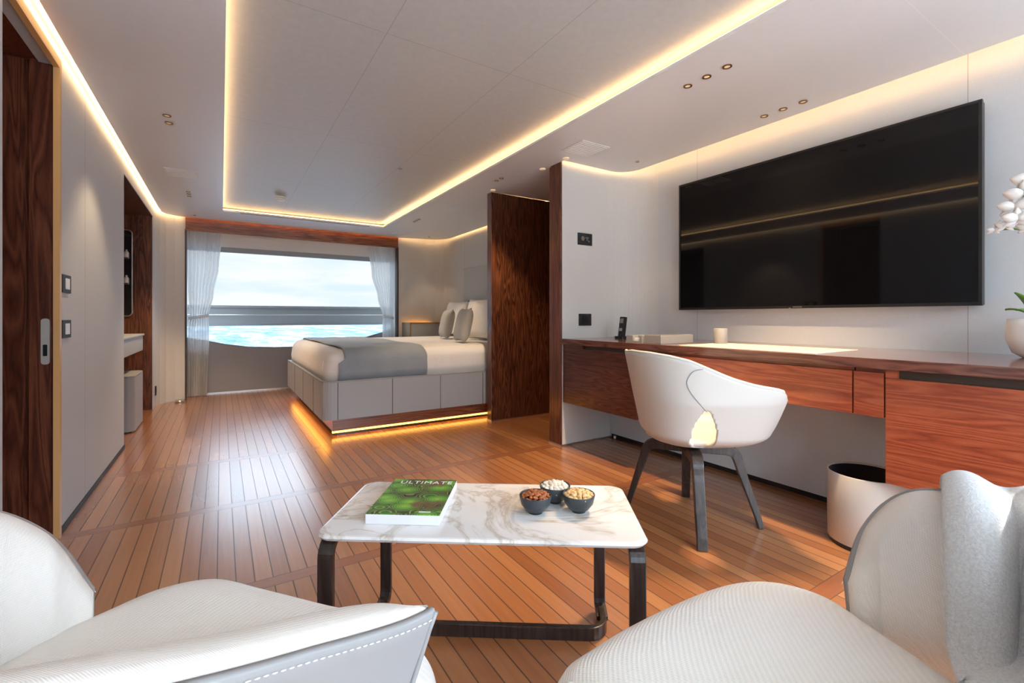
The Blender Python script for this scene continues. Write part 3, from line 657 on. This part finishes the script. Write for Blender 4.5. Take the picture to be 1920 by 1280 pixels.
# ------------------------------------------------------------------ vanity niche things
t = thing('vanity_shelf', 'floating grey vanity drawer in the dark left niche', 'vanity', (-.93, 5.3, .60))
box('body', -1.2, -.66, 4.70, 5.84, .64, .785, M['leather_grey'], t, bev=.006)
box('top', -1.2, -.65, 4.70, 5.86, .785, .805, M['leather_grey'], t, bev=.006)
t = thing('vanity_stool', 'grey upholstered stool pushed under the vanity drawer', 'stool', (-.84, 5.25, 0))
prism('body', rrect(-1.08, -.615, 4.95, 5.48, .05), .012, .46, M['leather_grey'], t)
prism('seat', rrect(-1.08, -.615, 4.95, 5.48, .05), .46, .475, M['leather_trim'], t, bev=.004)
prism('base', rrect(-1.06, -.635, 4.97, 5.46, .04), 0, .012, M['black'], t)
t = thing('mirror_cabinet', 'rounded steel framed mirror cabinet in the dark niche', 'mirror', (-.9, 6.05, .97))
prism('mirror', rrect(-1.15, -.775, .98, 1.86, .04), 6.085, 6.099, M['mirror'], t, 'Y')
rp = [(x, 6.083, z) for x, z in rrect(-1.15, -.775, .98, 1.86, .04)]; V, F = tubeg(rp, .006, 8, True); mk('frame', V, F, M['steel'], t, smooth=True)
for z in (1.30, 1.56): box('shelf', -1.14, -.80, 6.02, 6.085, z, z+.012, M['brown'], t)
for z, w in ((1.312, 'lower'), (1.572, 'upper')):
    tag(lathe('bottle', [(0, 0), (.02, 0), (.02, .05), (.008, .065), (.008, .08), (0, .08)], (-.815, 6.045, z+.001), M['white'], n=16), f'small pale bottle on the {w} shelf of the mirror cabinet', 'bottle')

# ------------------------------------------------------------------ television
t = thing('television', 'huge black flat television mounted on the pale wall above the desk', 'television', (2.86, 1.40, 1.02))
TVY0, TVY1, TZ0, TZ1 = .612, 2.195, 1.020, 1.926
box('back', 2.835, 2.875, TVY0+.004, TVY1-.004, TZ0+.004, TZ1-.004, M['brown'], t)
mk('bezel', *join(boxg(2.82, 2.84, TVY0, TVY1, TZ1-.012, TZ1), boxg(2.82, 2.84, TVY0, TVY1, TZ0, TZ0+.016), boxg(2.82, 2.84, TVY0, TVY0+.012, TZ0+.016, TZ1-.012), boxg(2.82, 2.84, TVY1-.012, TVY1, TZ0+.016, TZ1-.012)), M['black'], t)
box('screen', 2.824, 2.838, TVY0+.012, TVY1-.012, TZ0+.016, TZ1-.012, M['screen'], t)
box('wall_bracket', 2.875, 2.899, 1.15, 1.65, 1.3, 1.7, M['black'], t)
Mx = Matrix.Translation((2.8195-2.86, 1.378-1.40, TZ0+.0075-1.02)) @ Matrix.Rotation(-PI/2, 4, 'Z') @ Matrix.Rotation(PI/2, 4, 'X')
text('logo', 'SAMSUNG', .011, M['steel'], t, Mx)
box('receiver', 2.818, 2.822, 1.415, 1.425, TZ0-.004, TZ0+.004, M['steel'], t)

# ------------------------------------------------------------------ desk
DX = 2.15
t = tag(prism('worktop', [(2.15, -1.2), (2.90, -1.2), (2.90, 2.728), (2.15, 2.728)], .768, .808, M['desk_top'], bev=.002), 'long polished dark wood desk top under the television', 'worktop')
def cab(name, label, y0, y1, z0, z1, m, slot=None, grp='wall hung desk cabinets', x1=2.65):
    t = thing(name, label, 'cabinet', ((2.17+x1)/2, (y0+y1)/2, z0), 0, grp)
    box('body', 2.19, x1, y0+.002, y1-.002, z0+.003, .768, m, t)
    box('door' if z0 < .5 else 'drawer_front', 2.168, 2.19, y0+.002, y1-.002, z0, z1, m, t, bev=.0012)
    if slot:
        box('handle_slot', 2.183, 2.1905, slot[0], slot[1], z1, .768, M['brown'], t)
        box('top_rail', 2.168, 2.1895, slot[1], y1-.002, z1+.001, .766, m, t)
    return t
cab('desk_cabinet', 'dark wood hanging cabinet at the far end of the desk beside the partition', 2.00, 2.722, .332, .742, M['desk_dark'], (2.03, 2.50))
cab('drawer_unit', 'long reddish wood drawer under the desk behind the chair', .848, 2.00, .578, .752, M['wood_h'])
cab('drawer_unit', 'short reddish wood drawer left of the big cabinet', .742, .846, .578, .752, M['wood_h'])
cab('desk_cabinet', 'big reddish wood cabinet at the near end of the desk', -.45, .740, .330, .735, M['wood_h'], (-.1, .70))
# things on the desk
DZ = .808
t = thing('cordless_phone', 'black cordless phone standing in its charger on the desk', 'phone', (2.56, 2.50, DZ))
prism('cradle', rrect(2.515, 2.605, 2.455, 2.545, .015, 4), DZ, DZ+.018, M['black'], t, bev=.003)
V, F = boxg(-.016, .016, -.024, .024, 0, .15); Rm = Matrix.Rotation(.15, 4, 'Y') @ Matrix.Rotation(0, 4, 'Z')
mk('handset', [Rm @ Vector(v)+Vector((2.555, 2.505, DZ+.014)) for v in V], F, M['black'], t, bev=.005)
V, F = boxg(-.0175, -.0155, -.017, .017, .10, .135); mk('display', [Rm @ Vector(v)+Vector((2.555, 2.505, DZ+.014)) for v in V], F, M['greybox'], t)
V, F = boxg(-.0175, -.0155, -.014, .014, .04, .062); mk('keypad', [Rm @ Vector(v)+Vector((2.555, 2.505, DZ+.014)) for v in V], F, M['steel'], t)
# desk organiser boxes (angled face towards camera)
t = thing('desk_organizer', 'low grey lacquer desk organizer box with lid near the phone', 'organizer', (2.36, 1.96, DZ))
box('tray', 2.20, 2.50, 1.84, 1.965, DZ, DZ+.052, M['greybox'], t, bev=.002)
box('lid', 2.21, 2.49, 1.85, 1.955, DZ+.052, DZ+.055, M['steel'], t)
t2 = thing('card_holder', 'small grey box holding white cards beside the organizer', 'box', (2.25, 2.06, DZ))
mk('holder', *join(boxg(2.20, 2.34, 2.06, 2.115, DZ, DZ+.045), boxg(2.20, 2.34, 1.985, 2.005, DZ, DZ+.045), boxg(2.25, 2.34, 2.005, 2.06, DZ, DZ+.045), boxg(2.20, 2.25, 2.005, 2.06, DZ, DZ+.012)), M['greybox'], t2)
for i in range(4): box('card', 2.205, 2.235, 2.012+.011*i, 2.020+.011*i, DZ+.012, DZ+.030, M['white'], t2)
t = thing('pen_cup', 'grey cylindrical pen cup on the desk below the television', 'cup', (2.52, 1.665, DZ))
lathe('cup', [(0, 0), (.037, 0), (.038, .002), (.038, .092), (.036, .094), (.034, .092), (.034, .01), (0, .01)], (2.52, 1.665, DZ), M['greybox'], t)
lathe('liner', [(.0335, .012), (.0335, .090), (.0330, .090), (.0330, .012)], (2.52, 1.665, DZ), M['bin_dark'], t)
tag(prism('desk_mat', rrect(2.175, 2.60, .99, 1.70, .01, 3), DZ, DZ+.004, M['mat_cream'], bev=.001), 'cream leather desk mat lying on the dark desk top', 'desk mat')
# orchid
OX, OY = 2.70, .425
t = thing('potted_orchid', 'white orchid in a white ceramic pot on the right end of the desk', 'orchid', (OX, OY, DZ))
lathe('pot', [(0, 0), (.045, 0), (.075, .02), (.092, .07), (.095, .12), (.088, .155), (.082, .155), (.088, .12), (.08, .06), (0, .05)], (OX, OY, DZ), M['ceramic'], t)
lathe('soil', [(0, .14), (.085, .135)], (OX, OY, DZ), M['brown'], t)
def leafg(base, d, ln, w, droop):
    d = Vector(d).normalized(); s = Vector((-d.y, d.x, 0)).normalized(); rows = []
    for i in range(11):
        f = i/10; p = Vector(base)+d*ln*f+Vector((0, 0, -droop*f*f)); ww = w*math.sin(PI*min(.98, .12+.88*f))**.7
        rows.append([p-s*ww+Vector((0, 0, .006)), p, p+s*ww+Vector((0, 0, .006))])
    return gridg(rows)
for d, ln in (((-.5, .5, 1.6), .20), ((-.9, -.2, .8), .2), ((.6, .6, .9), .16), ((-.1, .7, .9), .15), ((.3, -.9, .7), .2)):
    V, F = leafg((OX, OY, DZ+.14), d, ln, .022, .07); mk('leaf', V, F, M['green'], t, smooth=True, solid=.002)
st1 = spline([(OX, OY, DZ+.14), (OX-.01, OY-.02, 1.2), (OX-.02, OY-.02, 1.42), (OX-.05, OY+.0, 1.50), (OX-.08, OY+.03, 1.46), (OX-.10, OY+.05, 1.38)], 8)
tube('stem', st1, .0035, M['green'], t, 6)
st2 = spline([(OX+.01, OY, DZ+.14), (OX+.02, OY-.03, 1.1), (OX+.0, OY+.0, 1.28), (OX-.05, OY+.05, 1.315), (OX-.09, OY+.105, 1.315)], 8)
tube('stem', st2, .0035, M['green'], t, 6)
def flower(c, s, dirv):
    d = Vector(dirv).normalized(); u = d.cross(Vector((0, 0, 1))).normalized(); v = u.cross(d); G = []
    for k, (a, ln, w) in enumerate(((90, 1, .45), (-35, 1, .42), (-145, 1, .42), (15, 1.05, .75), (165, 1.05, .75))):
        a = math.radians(a); ax = u*math.cos(a)+v*math.sin(a); bx = d.cross(ax); rows = []
        for i in range(6):
            f = i/5; ww = w*s*.55*math.sin(PI*(.12+.85*f)); p = Vector(c)+ax*s*ln*f+d*(.12*s*math.sin(f*PI)+(.01 if k > 2 else 0))
            rows.append([p-bx*ww, p+d*.05*s, p+bx*ww])
        G.append(gridg(rows))
    f = mk('flower', *join(*G), M['petal'], t, smooth=True, solid=.0012)
    V, F = latheg([(0, -.4), (.30, -.2), (.35, .1), (.15, .4), (0, .5)], (0, 0, 0), 10); V = [Vector(c)+(u*x[0]+v*x[1]+d*x[2])*s*.45 for x in V]; mk('flower_centre', V, F, M['petal_y'], f, smooth=True)
for c, s in (((2.62, .43, 1.49), .062), ((2.60, .45, 1.44), .055), ((2.60, .475, 1.395), .048), ((2.58, .465, 1.345), .045), ((2.60, .50, 1.325), .030), ((2.60, .532, 1.315), .022), ((2.61, .515, 1.335), .018), ((2.62, .40, 1.42), .055), ((2.64, .37, 1.50), .062), ((2.62, .44, 1.315), .035)):
    flower(c, s, (-1, -.25+random.uniform(-.3, .3), random.uniform(-.3, .2)))

# ------------------------------------------------------------------ wastebasket
BC = (2.335, .86, 0)
t = thing('wastebasket', 'round beige leather wastebasket with dark inside under the desk', 'wastebasket', BC)
lathe('base', [(0, 0), (.134, 0), (.134, .018), (0, .018)], BC, M['black'], t, 48, smooth=False)
lathe('body', [(.134, .018), (.140, .02), (.142, .305), (.140, .309), (.136, .305), (.134, .03), (0, .028)], BC, M['beige_cyl'], t, 56)
lathe('liner', [(.1335, .035), (.1352, .302), (.1340, .302), (.132, .035), (0, .034)], BC, M['bin_dark'], t, 56)

# ------------------------------------------------------------------ desk chair
CC = Vector((1.88, 1.41, 0)); fa = math.radians(-38)
t = thing('desk_chair', 'white leather bucket desk chair with dark splayed wooden legs', 'chair', CC, fa)
# shell in local coords: +x is where the sitter faces; the near arm sweeps up, the one under the drawers stays low
def rim(th):
    a = abs(th)/PI
    pts = [(0, .455), (.10, .468), (.175, .50), (.215, .655), (.25, .668), (.333, .687), (.417, .715), (.5, .75), (.583, .785), (.667, .802), (.75, .81), (.9, .81), (1, .80)] if th < 0 else [(0, .455), (.12, .468), (.2, .52), (.35, .565), (.5, .61), (.6, .69), (.78, .775), (.9, .80), (1, .80)]
    k = 0; a2 = []
    for d in (-.012, 0, .012):
        x = abs(a+d); x = 2-x if x > 1 else x
        for (a0, z0), (a1, z1) in zip(pts, pts[1:]):
            if x <= a1+1e-9: a2.append(z0+(z1-z0)*(x-a0)/(a1-a0)); break
        else: a2.append(.80)
    return sum(a2)/len(a2)
def shell_r(th, z):
    c, s = math.cos(th), math.sin(th); f = max(0, min(1, (z-.375)/.42)); near = max(0, -s)
    w = .245+.075*min(1, f*1.8); g_ = min(1, f*1.6); L_ = (.25+.13*g_+near*(.115+.03*g_+.035*max(0, (f-.5)/.2)) if c > 0 else .205+.085*f+near*.0)
    pr = max(0, min(1, (z-.372)/.085)); pr = (1-(1-pr)**2)**.5 if pr > 0 else 0
    n = 2.4; r = 1/((abs(c)/L_)**n+(abs(s)/w)**n)**(1/n); return r*pr
NT, NR = 192, 48
V = []; F = []; hole = []
for i in range(NT):
    th = -PI+2*PI*i/NT
    for j in range(NR+1):
        f = j/NR; z = .372+(rim(th)-.372)*f**1.6; r = shell_r(th, z) if j else .001
        V.append((r*math.cos(th)+.0, r*math.sin(th), z))
def inhole(i, j):
    out = 0
    for k in ((i, j), (i+1, j), (i, j+1), (i+1, j+1)):
        x, y, z = V[(k[0] % NT)*(NR+1)+k[1]]; th = math.degrees(math.atan2(y, x)); u = abs(th)-92
        h = (z-.398)/.185
        if 0 <= h <= 1:
            wd = 12.5*math.sqrt(max(0, math.sin(PI*h**.62)))*(1-.35*h)
            if abs(u) < wd: out += 1
    return out >= 3
for i in range(NT):
    for j in range(NR):
        if inhole(i, j): continue
        a, b = i*(NR+1)+j, ((i+1) % NT)*(NR+1)+j; F.append((a, b, b+1, a+1))
sh = mk('shell', V, F, M['leather_white'], t, local=True, smooth=True, solid=-.016)
bm = bmesh.new(); bm.from_mesh(sh.data); bmesh.ops.remove_doubles(bm, verts=bm.verts, dist=.002); bmesh.ops.smooth_vert(bm, verts=[v for v in bm.verts if v.is_boundary and v.co.z < .60], factor=.5, use_axis_x=True, use_axis_y=True, use_axis_z=True)
for _ in range(3): bmesh.ops.smooth_vert(bm, verts=[v for v in bm.verts if v.is_boundary and v.co.z < .60 and abs(v.co.y) > .1], factor=.5, use_axis_x=True, use_axis_y=True, use_axis_z=True)
bmesh.ops.recalc_face_normals(bm, faces=bm.faces)
fz = [f for f in bm.faces]; 
bm.to_mesh(sh.data); bm.free()
for pl in sh.data.polygons: pl.use_smooth = True
# make normals point outward (shell thickness grows inward)
cen = sum((f.normal.dot(Vector((f.center.x, f.center.y, 0))) for f in sh.data.polygons), 0)
if cen < 0: sh.data.flip_normals()
for s in (-1, 1):   # seam from rim down to the opening
    P = []
    for dth, z in ((95, .80), (102, .745), (106, .705), (104, .665), (98, .62), (92, .582)):
        th = math.radians(dth)*s; zz = min(z, rim(th)-.004); r = shell_r(th, zz)+.001; P.append((r*math.cos(th), r*math.sin(th), zz))
    tube('seam', spline(P, 6), .0022, M['leather_grey'], t, 6, local=True)
P = []
for i in range(97):
    th = -PI+2*PI*i/96; z = rim(th); r = shell_r(th, z)-.008; P.append((r*math.cos(th), r*math.sin(th), z+.002))
V_, F_ = tubeg(P[:-1], .0085, 8, True); mk('rim_piping', V_, F_, M['leather_white'], t, local=True, smooth=True)
# seat pad
V_, F_ = latheg([(0, .425), (.10, .428), (.16, .43), (.19, .425), (.195, .41), (.17, .395), (0, .390)], (.02, 0, 0), 40, 1.1, 1.0)
mk('seat_cushion', V_, F_, M['leather_white'], t, local=True, smooth=True)
V_, F_ = latheg([(0, .345), (.05, .345), (.055, .352), (.055, .366), (.09, .374), (0, .376)], (0, 0, 0), 28); mk('swivel_hub', V_, F_, M['black'], t, local=True, smooth=False)
floorpts = [(1.72, 1.655), (2.125, 1.61), (1.685, 1.195), (2.10, 1.185)]
for fx, fy in floorpts:
    d = Vector((fx, fy, 0))-CC; d = Matrix.Rotation(-fa, 4, 'Z') @ d; dn = d.normalized(); sd_ = Vector((-dn.y, dn.x, 0)); Lr = d.length
    P = spline([dn*.02+Vector((0, 0, .350)), dn*Lr*.35+Vector((0, 0, .352)), dn*Lr*.56+Vector((0, 0, .350)), dn*Lr*.66+Vector((0, 0, .325)), dn*Lr*.73+Vector((0, 0, .26)), dn*Lr*.995+Vector((0, 0, .012))], 5)
    P[-1].z = .002
    n = len(P); w = [.056-.014*i/(n-1) for i in range(n)]; th_ = [.034+.010*math.sin(PI*min(1, i/(n*.8))) if i < n*.75 else .038-.018*((i-n*.75)/(n*.25)) for i in range(n)]
    V_, F_ = barg(P, tuple(sd_), w, th_); o = mk('leg', V_, F_, M['wenge'], t, local=True, bev=.004)

# ------------------------------------------------------------------ coffee table
TC = Vector(((.208+1.137)/2, (.438*0+1.304+1.116)/2, 0)); ta = math.atan2(-.502, .716)
t = thing('coffee_table', 'low coffee table with white marble top and black looped wooden frame', 'table', TC, ta)
LX, LY = .437, .203
pts = rrect(-LX, LX, -LY, LY, .045, 10); rows = []
for ins, z in ((.016, .381), (.004, .386), (0, .393), (.004, .399), (.010, .400)):
    rows.append([(x*(1-ins/LX), y*(1-ins/LY), z) for x, y in pts])
n = len(pts); V = [v for r in rows for v in r]; F = [(i*n+j, i*n+(j+1) % n, (i+1)*n+(j+1) % n, (i+1)*n+j) for i in range(len(rows)-1) for j in range(n)]
F += [tuple(range(n))[::-1], tuple(range(4*n, 5*n))]
mk('table_top', V, F, M['marble'], t, local=True)
BW = .042; BT = .016
def arc3(c, r, a0, a1, ax, ay, n=6):
    return [Vector(c)+Vector(ax)*r*math.cos(math.radians(a0+(a1-a0)*i/n))+Vector(ay)*r*math.sin(math.radians(a0+(a1-a0)*i/n)) for i in range(n+1)]
for s in (-1, 1):
    xo = s*(LX-.030)
    # near leg: under the top, round bend, straight down to the runner
    P = [Vector((xo, .12, .372))]+arc3((xo, -LY+.06, .332), .04, 90, 180, (0, 1, 0), (0, 0, 1))+[Vector((xo, -LY+.02, .20))]+arc3((xo, -LY+.06, .048), .04, 180, 270, (0, 1, 0), (0, 0, 1))+[Vector((xo, .0, .008))]
    mk('front_leg', *barg(P, (1, 0, 0), BW, BT), M['wenge'], t, local=True, bev=.003)
    # far leg: under the top, down, then foot runner towards the cross bar
    P = [Vector((xo-s*.05, -.08, .372))]+arc3((xo-s*.05, LY-.075, .342), .03, 90, 0, (0, 1, 0), (0, 0, 1))+[Vector((xo-s*.05, LY-.045, .2))]+arc3((xo-s*.05, LY-.085, .056), .04, 0, -90, (0, 1, 0), (0, 0, 1))[:4]+[Vector((xo-s*.05, .09, .019))]
    mk('back_leg', *barg(P, (1, 0, 0), .036, BT), M['wenge'], t, local=True, bev=.003)
xo = LX-.08
P = [Vector((-xo, .12, .02))]+arc3((-xo+.05, .07, .02), .05, 180, 270, (1, 0, 0), (0, 1, 0))+arc3((xo-.05, .07, .02), .05, 270, 360, (1, 0, 0), (0, 1, 0))+[Vector((xo, .12, .02))]
mk('cross_bar', *barg(P, (0, 0, 1), .040, .018), M['wenge'], t, local=True, bev=.003)

# book
bc = Vector(((.333+.493+.666+.501)/4, (1.291+1.511+1.389+1.172)/4, .401)); ba = math.atan2(1.172-1.291, .501-.333)
bw = Vector((.501-.333, 1.172-1.291)).length; bh = Vector((.493-.333, 1.511-1.291)).length
t = thing('book', 'thick softcover book with green leafy cover on the marble table', 'book', bc, ba)
V, F = boxg(-bw/2, bw/2, -bh/2, bh/2, 0, .0265); mk('pages', V, F, M['paper'], t, local=True)
V, F = boxg(-bw/2, bw/2, -bh/2, bh/2, .0265, .0285); mk('cover', V, F, M['cover'], t, local=True)
text('title', 'ULTIMATE', .034, M['white'], t, Matrix.Translation((.008, bh/2-.030, .0286)), sp_=1.12)
V, F = boxg(bw*.20, bw*.36, -bh/2+.014, -bh/2+.021, .0285, .0289); mk('cover_mark', V, F, M['white'], t, local=True)

# bowls of nuts
NB = [(( .776, 1.103), M['almond'], 'almond', 'slate blue bowl of reddish brown almonds, left of the three', 'reddish brown shelled nut in the left bowl', 'almonds in the left bowl', (.0062, .0042, .0095)),
      ((.888, 1.042), M['cashew'], 'cashew', 'slate blue bowl of cream cashews, right of the three', 'creamy cashew nut in the right bowl', 'cashews in the right bowl', (.0065, .0065, .0095)),
      ((.872, 1.135), M['pist'], 'pistachio', 'slate blue bowl of pale pistachios, behind the other two', 'pale pistachio nut in the back bowl', 'pistachios in the back bowl', (.0068, .0062, .0095))]
def ellg(r, n=8, k=6, bend=0):
    V = [(0, 0, -r[2])]; F = []
    for i in range(1, k):
        a = PI*i/k
        for j in range(n):
            b = 2*PI*j/n; V.append((r[0]*math.sin(a)*math.cos(b)+bend*math.cos(a)**2, r[1]*math.sin(a)*math.sin(b), -r[2]*math.cos(a)))
    V.append((0, 0, r[2])); e = len(V)-1
    if bend: V[0] = (bend, 0, -r[2]); V[e] = (bend, 0, r[2])
    for j in range(n):
        F.append((0, 1+(j+1) % n, 1+j)); F.append((e, e-n+j, e-n+(j+1) % n))
        for i in range(k-2): F.append((1+i*n+j, 1+i*n+(j+1) % n, 1+(i+1)*n+(j+1) % n, 1+(i+1)*n+j))
    return V, F
BR = .0475
for (bx, by), nm, kind, lab, nlab, grp, rr in NB:
    b = thing('nut_bowl', lab, 'bowl', (bx, by, .4002), 0, 'three slate nut bowls')
    lathe('bowl', [(0, .002), (.020, 0), (.021, .006), (.030, .010), (.042, .026), (BR, .050), (BR-.001, .0525), (BR-.003, .051), (.039, .028), (.026, .014), (0, .011)], (bx, by, .4002), M['bowl'], b, 40)
    first = None; cnt = 0
    for layer, (rad, zc, num) in enumerate(((.036, .047, 17), (.027, .052, 12), (.016, .055, 8), (.005, .058, 3), (.035, .040, 12), (.022, .045, 8))):
        for i in range(num):
            a = 2*PI*i/num+layer*.5+random.uniform(-.1, .1); r = rad+random.uniform(-.002, .002)
            loc = (bx+r*math.cos(a), by+r*math.sin(a), .4002+zc+random.uniform(-.001, .0015))
            if first is None:
                V, F = ellg(rr, 8, 6, .004 if kind == 'cashew' else 0)
                me = bpy.data.meshes.new(kind); me.from_pydata(V, [], F); me.materials.append(nm)
                for pl in me.polygons: pl.use_smooth = True
                first = bpy.data.objects.new(kind, me); o = first; tag(o, nlab, 'nut', grp)
            else: o = first.copy()
            COL.objects.link(o); o.location = loc; o.rotation_euler = (random.uniform(.9, 2.2), random.uniform(-.5, .5), random.uniform(0, 6.28))

# ------------------------------------------------------------------ lounge chairs
def armchair(label, seat_pts, back, c, grp, flip):
    t = thing('armchair', label, 'armchair', (c[0], c[1], 0), 0, grp)
    # seat cushion
    P = spline([(x, y, 0) for x, y in seat_pts], 8, True); n = len(P); cx = sum(p.x for p in P)/n; cy = sum(p.y for p in P)/n
    prof = [(.02, .437), (.35, .436), (.62, .433), (.80, .427), (.90, .419), (.96, .407), (.99, .390), (1.0, .365), (.995, .33), (.97, .30), (.90, .285), (.02, .285)]
    V = [(cx+(p.x-cx)*s, cy+(p.y-cy)*s, z) for s, z in prof for p in P]; k = len(prof)
    F = [(i*n+j, i*n+(j+1) % n, (i+1)*n+(j+1) % n, (i+1)*n+j) for i in range(k-1) for j in range(n)]+[tuple(range(n)), tuple(range((k-1)*n, k*n))]
    mk('seat', V, F, M['weave'], t, smooth=True)
    # lower shell
    V = [(cx+(p.x-cx)*s, cy+(p.y-cy)*s, z) for s, z in [(.96, .30), (.93, .25), (.80, .20), (.5, .17), (.05, .165)] for p in P]
    F = [(i*n+j, i*n+(j+1) % n, (i+1)*n+(j+1) % n, (i+1)*n+j) for i in range(4) for j in range(n)]+[tuple(range(4*n, 5*n))]
    mk('under_shell', V, F, M['leather_trim'], t, smooth=True)
    lathe('swivel_base', [(0, 0), (.19, 0), (.19, .008), (.03, .016), (.026, .17), (0, .17)], (cx, cy, 0), M['black'], t, 40)
    # back: stations (x, y, top z, thickness, base z)
    Q = spline([(b[0], b[1], b[2]) for b in back], 10); T = spline([(b[3], b[4], 0) for b in back], 10); m_ = len(Q)
    pad = []; she = []; edge = []; C0 = Vector((cx, cy, 0)); stl = []
    for i, q in enumerate(Q):
        d = Q[min(i+1, m_-1)]-Q[max(i-1, 0)]; d.z = 0; d.normalize(); nrm = Vector((-d.y, d.x, 0))
        if nrm.dot(C0-Vector((q.x, q.y, 0))) < 0 and True: nrm = -nrm
        if flip is not None: nrm = Vector((-d.y, d.x, 0))*flip
        th, zb = T[i].x, T[i].y; h = q.z
        lean = lambda z: .10*max(0, (.62-z))       # lower part sits further in
        base = Vector((q.x, q.y, 0)); row = []
        for s, o_ in ((0, .25), (.15, .65), (.35, 1.0), (.6, 1.0), (.8, .98), (.92, .92), (.975, .72), (1.0, .35), (.998, 0), (.6, 0), (.2, 0), (0, 0)):
            z = zb+(h-.001-zb)*s; row.append(base+nrm*(th*o_+lean(z))+Vector((0, 0, z)))
        back_d = -1 if i > m_*.5 else 0; cut = max(0, (i/(m_-1)-.85)/.15)**1.5*.35 if i > m_*.5 else 0
        row = [v-d*cut*max(0, h-v.z) for v in row]
        pad.append(row+[row[0]])
        row = []
        for s, o_ in ((0, 0), (.25, -.004), (.5, -.006), (.75, -.006), (.93, -.008), (.99, -.010), (1.0, -.007), (1.0, 0.0), (.985, .003), (.9, .003), (.5, .003), (0, .003)):
            z = zb-.05+(h-zb+.05)*s; row.append(base+nrm*(o_-.004+lean(z))+Vector((0, 0, z)))
        row = [v-d*cut*max(0, h-v.z) for v in row]
        she.append(row+[row[0]]); z = h-.010; edge.append(base+nrm*(-.0155+lean(z))+Vector((0, 0, z))-d*(cut*.016+(.004 if i > m_-3 else 0)))
    def capped(rows):
        V, F = gridg(rows); w = len(rows[0])
        F.append(tuple(range(w-1))[::-1]); F.append(tuple((len(rows)-1)*w+j for j in range(w-1))); return V, F
    mk('back_cushion', *capped(pad), M['weave'], t, smooth=True)
    pe = [v+(Q[-1]-Q[-2]).normalized()*.001 for v in she[-1][0:6]]; tube('piping', pe, .0035, M['leather_trim'], t, 8)
    so_ = mk('back_shell', *capped(she), M['leather_trim'], t, smooth=True)
    G = []; acc = 0
    ep = spline(edge, 6); i = 0; step = .0085; last = ep[0]
    cum = 0; pts_ = []
    for a, b in zip(ep, ep[1:]):
        L_ = (b-a).length
        while cum <= L_ and L_ > 1e-6: pts_.append((a+(b-a)*(cum/L_), (b-a).normalized())); cum += step
        cum -= L_
    for p, d in pts_: G.append(tubeg([p-d*.0026, p, p+d*.0026], [.0005, .0009, .0005], 5))
    mk('stitching', *join(*G), M['stitch'], so_)
    return t
Lseat = [(-.20, 1.165), (-.11, 1.205), (-.01, 1.185), (.085, 1.075), (.185, .95), (.255, .865), (.295, .765), (.292, .685), (.262, .63), (.12, .60), (-.10, .58), (-.28, .62), (-.40, .78), (-.37, .98), (-.30, 1.10)]
Lback = [(-.205, 1.175, .455, .03, .30), (-.27, 1.165, .58, .06, .30), (-.36, 1.11, .665, .075, .30), (-.46, .97, .695, .085, .30), (-.50, .80, .71, .085, .30), (-.45, .63, .71, .08, .30), (-.30, .535, .695, .07, .30), (-.08, .515, .650, .11, .30), (.10, .550, .606, .11, .30), (.18, .567, .588, .095, .30), (.220, .576, .583, .055, .30), (.238, .582, .582, .010, .30)]
armchair('cream upholstered armchair at the bottom left, its stitched leather wing towards the viewer', Lseat, Lback, (-.05, .85), 'pair of cream armchairs', None)
Rseat = [(.40, .50), (.445, .580), (.53, .598), (.657, .605), (.832, .598), (.945, .572), (1.012, .52), (1.035, .44), (1.0, .34), (.95, .2), (.88, .08), (.74, .03), (.58, .05), (.47, .17), (.40, .33)]
Rback = [(1.040, .425, .455, .03, .30), (1.075, .40, .56, .055, .30), (1.105, .345, .635, .07, .30), (1.115, .26, .66, .08, .30), (1.11, .13, .675, .085, .30), (1.03, .0, .68, .085, .30), (.88, -.07, .68, .08, .30), (.70, -.06, .66, .07, .30), (.53, .04, .61, .06, .30), (.42, .22, .55, .07, .30), (.375, .38, .515, .065, .30), (.36, .465, .50, .020, .30)]
armchair('cream upholstered armchair at the bottom right with a throw over its back', Rseat, Rback, (.75, .3), 'pair of cream armchairs', None)
# throw over the right chair back
Q = spline([(1.100, .285, .655), (1.112, .23, .665), (1.11, .13, .68), (1.03, .0, .685), (.93, -.05, .685)], 14); rows = []
for i, q in enumerate(Q):
    d = Q[min(i+1, len(Q)-1)]-Q[max(i-1, 0)]; d.z = 0; d.normalize(); nrm = Vector((-d.y, d.x, 0))
    if nrm.dot(Vector((.75, .3, 0))-Vector((q.x, q.y, 0))) < 0: nrm = -nrm
    f = i/(len(Q)-1); fold = .018*math.sin(f*19)+.012*math.sin(f*9+1); row = []
    for o_, z in ((-.045, .30), (-.045, .40), (-.04, .50), (-.04, .58), (-.035, .64), (-.02, .675), (.01, .695), (.05, .695), (.09, .675), (.115, .64), (.125, .59), (.13, .54), (.135, .49), (.15, .455), (.20, .448), (.26, .447)):
        zz = z-.685+q.z+.01; k = max(0, min(1, (o_+.03)/.1)); slide = d*(.035*k*math.sin(f*7)+.03*max(0, o_-.1)*4)
        row.append(Vector((q.x, q.y, 0))+nrm*(o_+(fold if o_ > .02 else -abs(fold)*.6))+Vector((0, 0, max(zz+(fold*.5 if z > .6 else 0), .446 if o_ > .13 else .25)))+slide)
    rows.append(row)
V, F = gridg(rows); tag(mk('throw_blanket', V, F, M['throw'], None, smooth=True, solid=.012, sub=1), 'fluffy pale grey throw draped over the right armchair back', 'blanket')
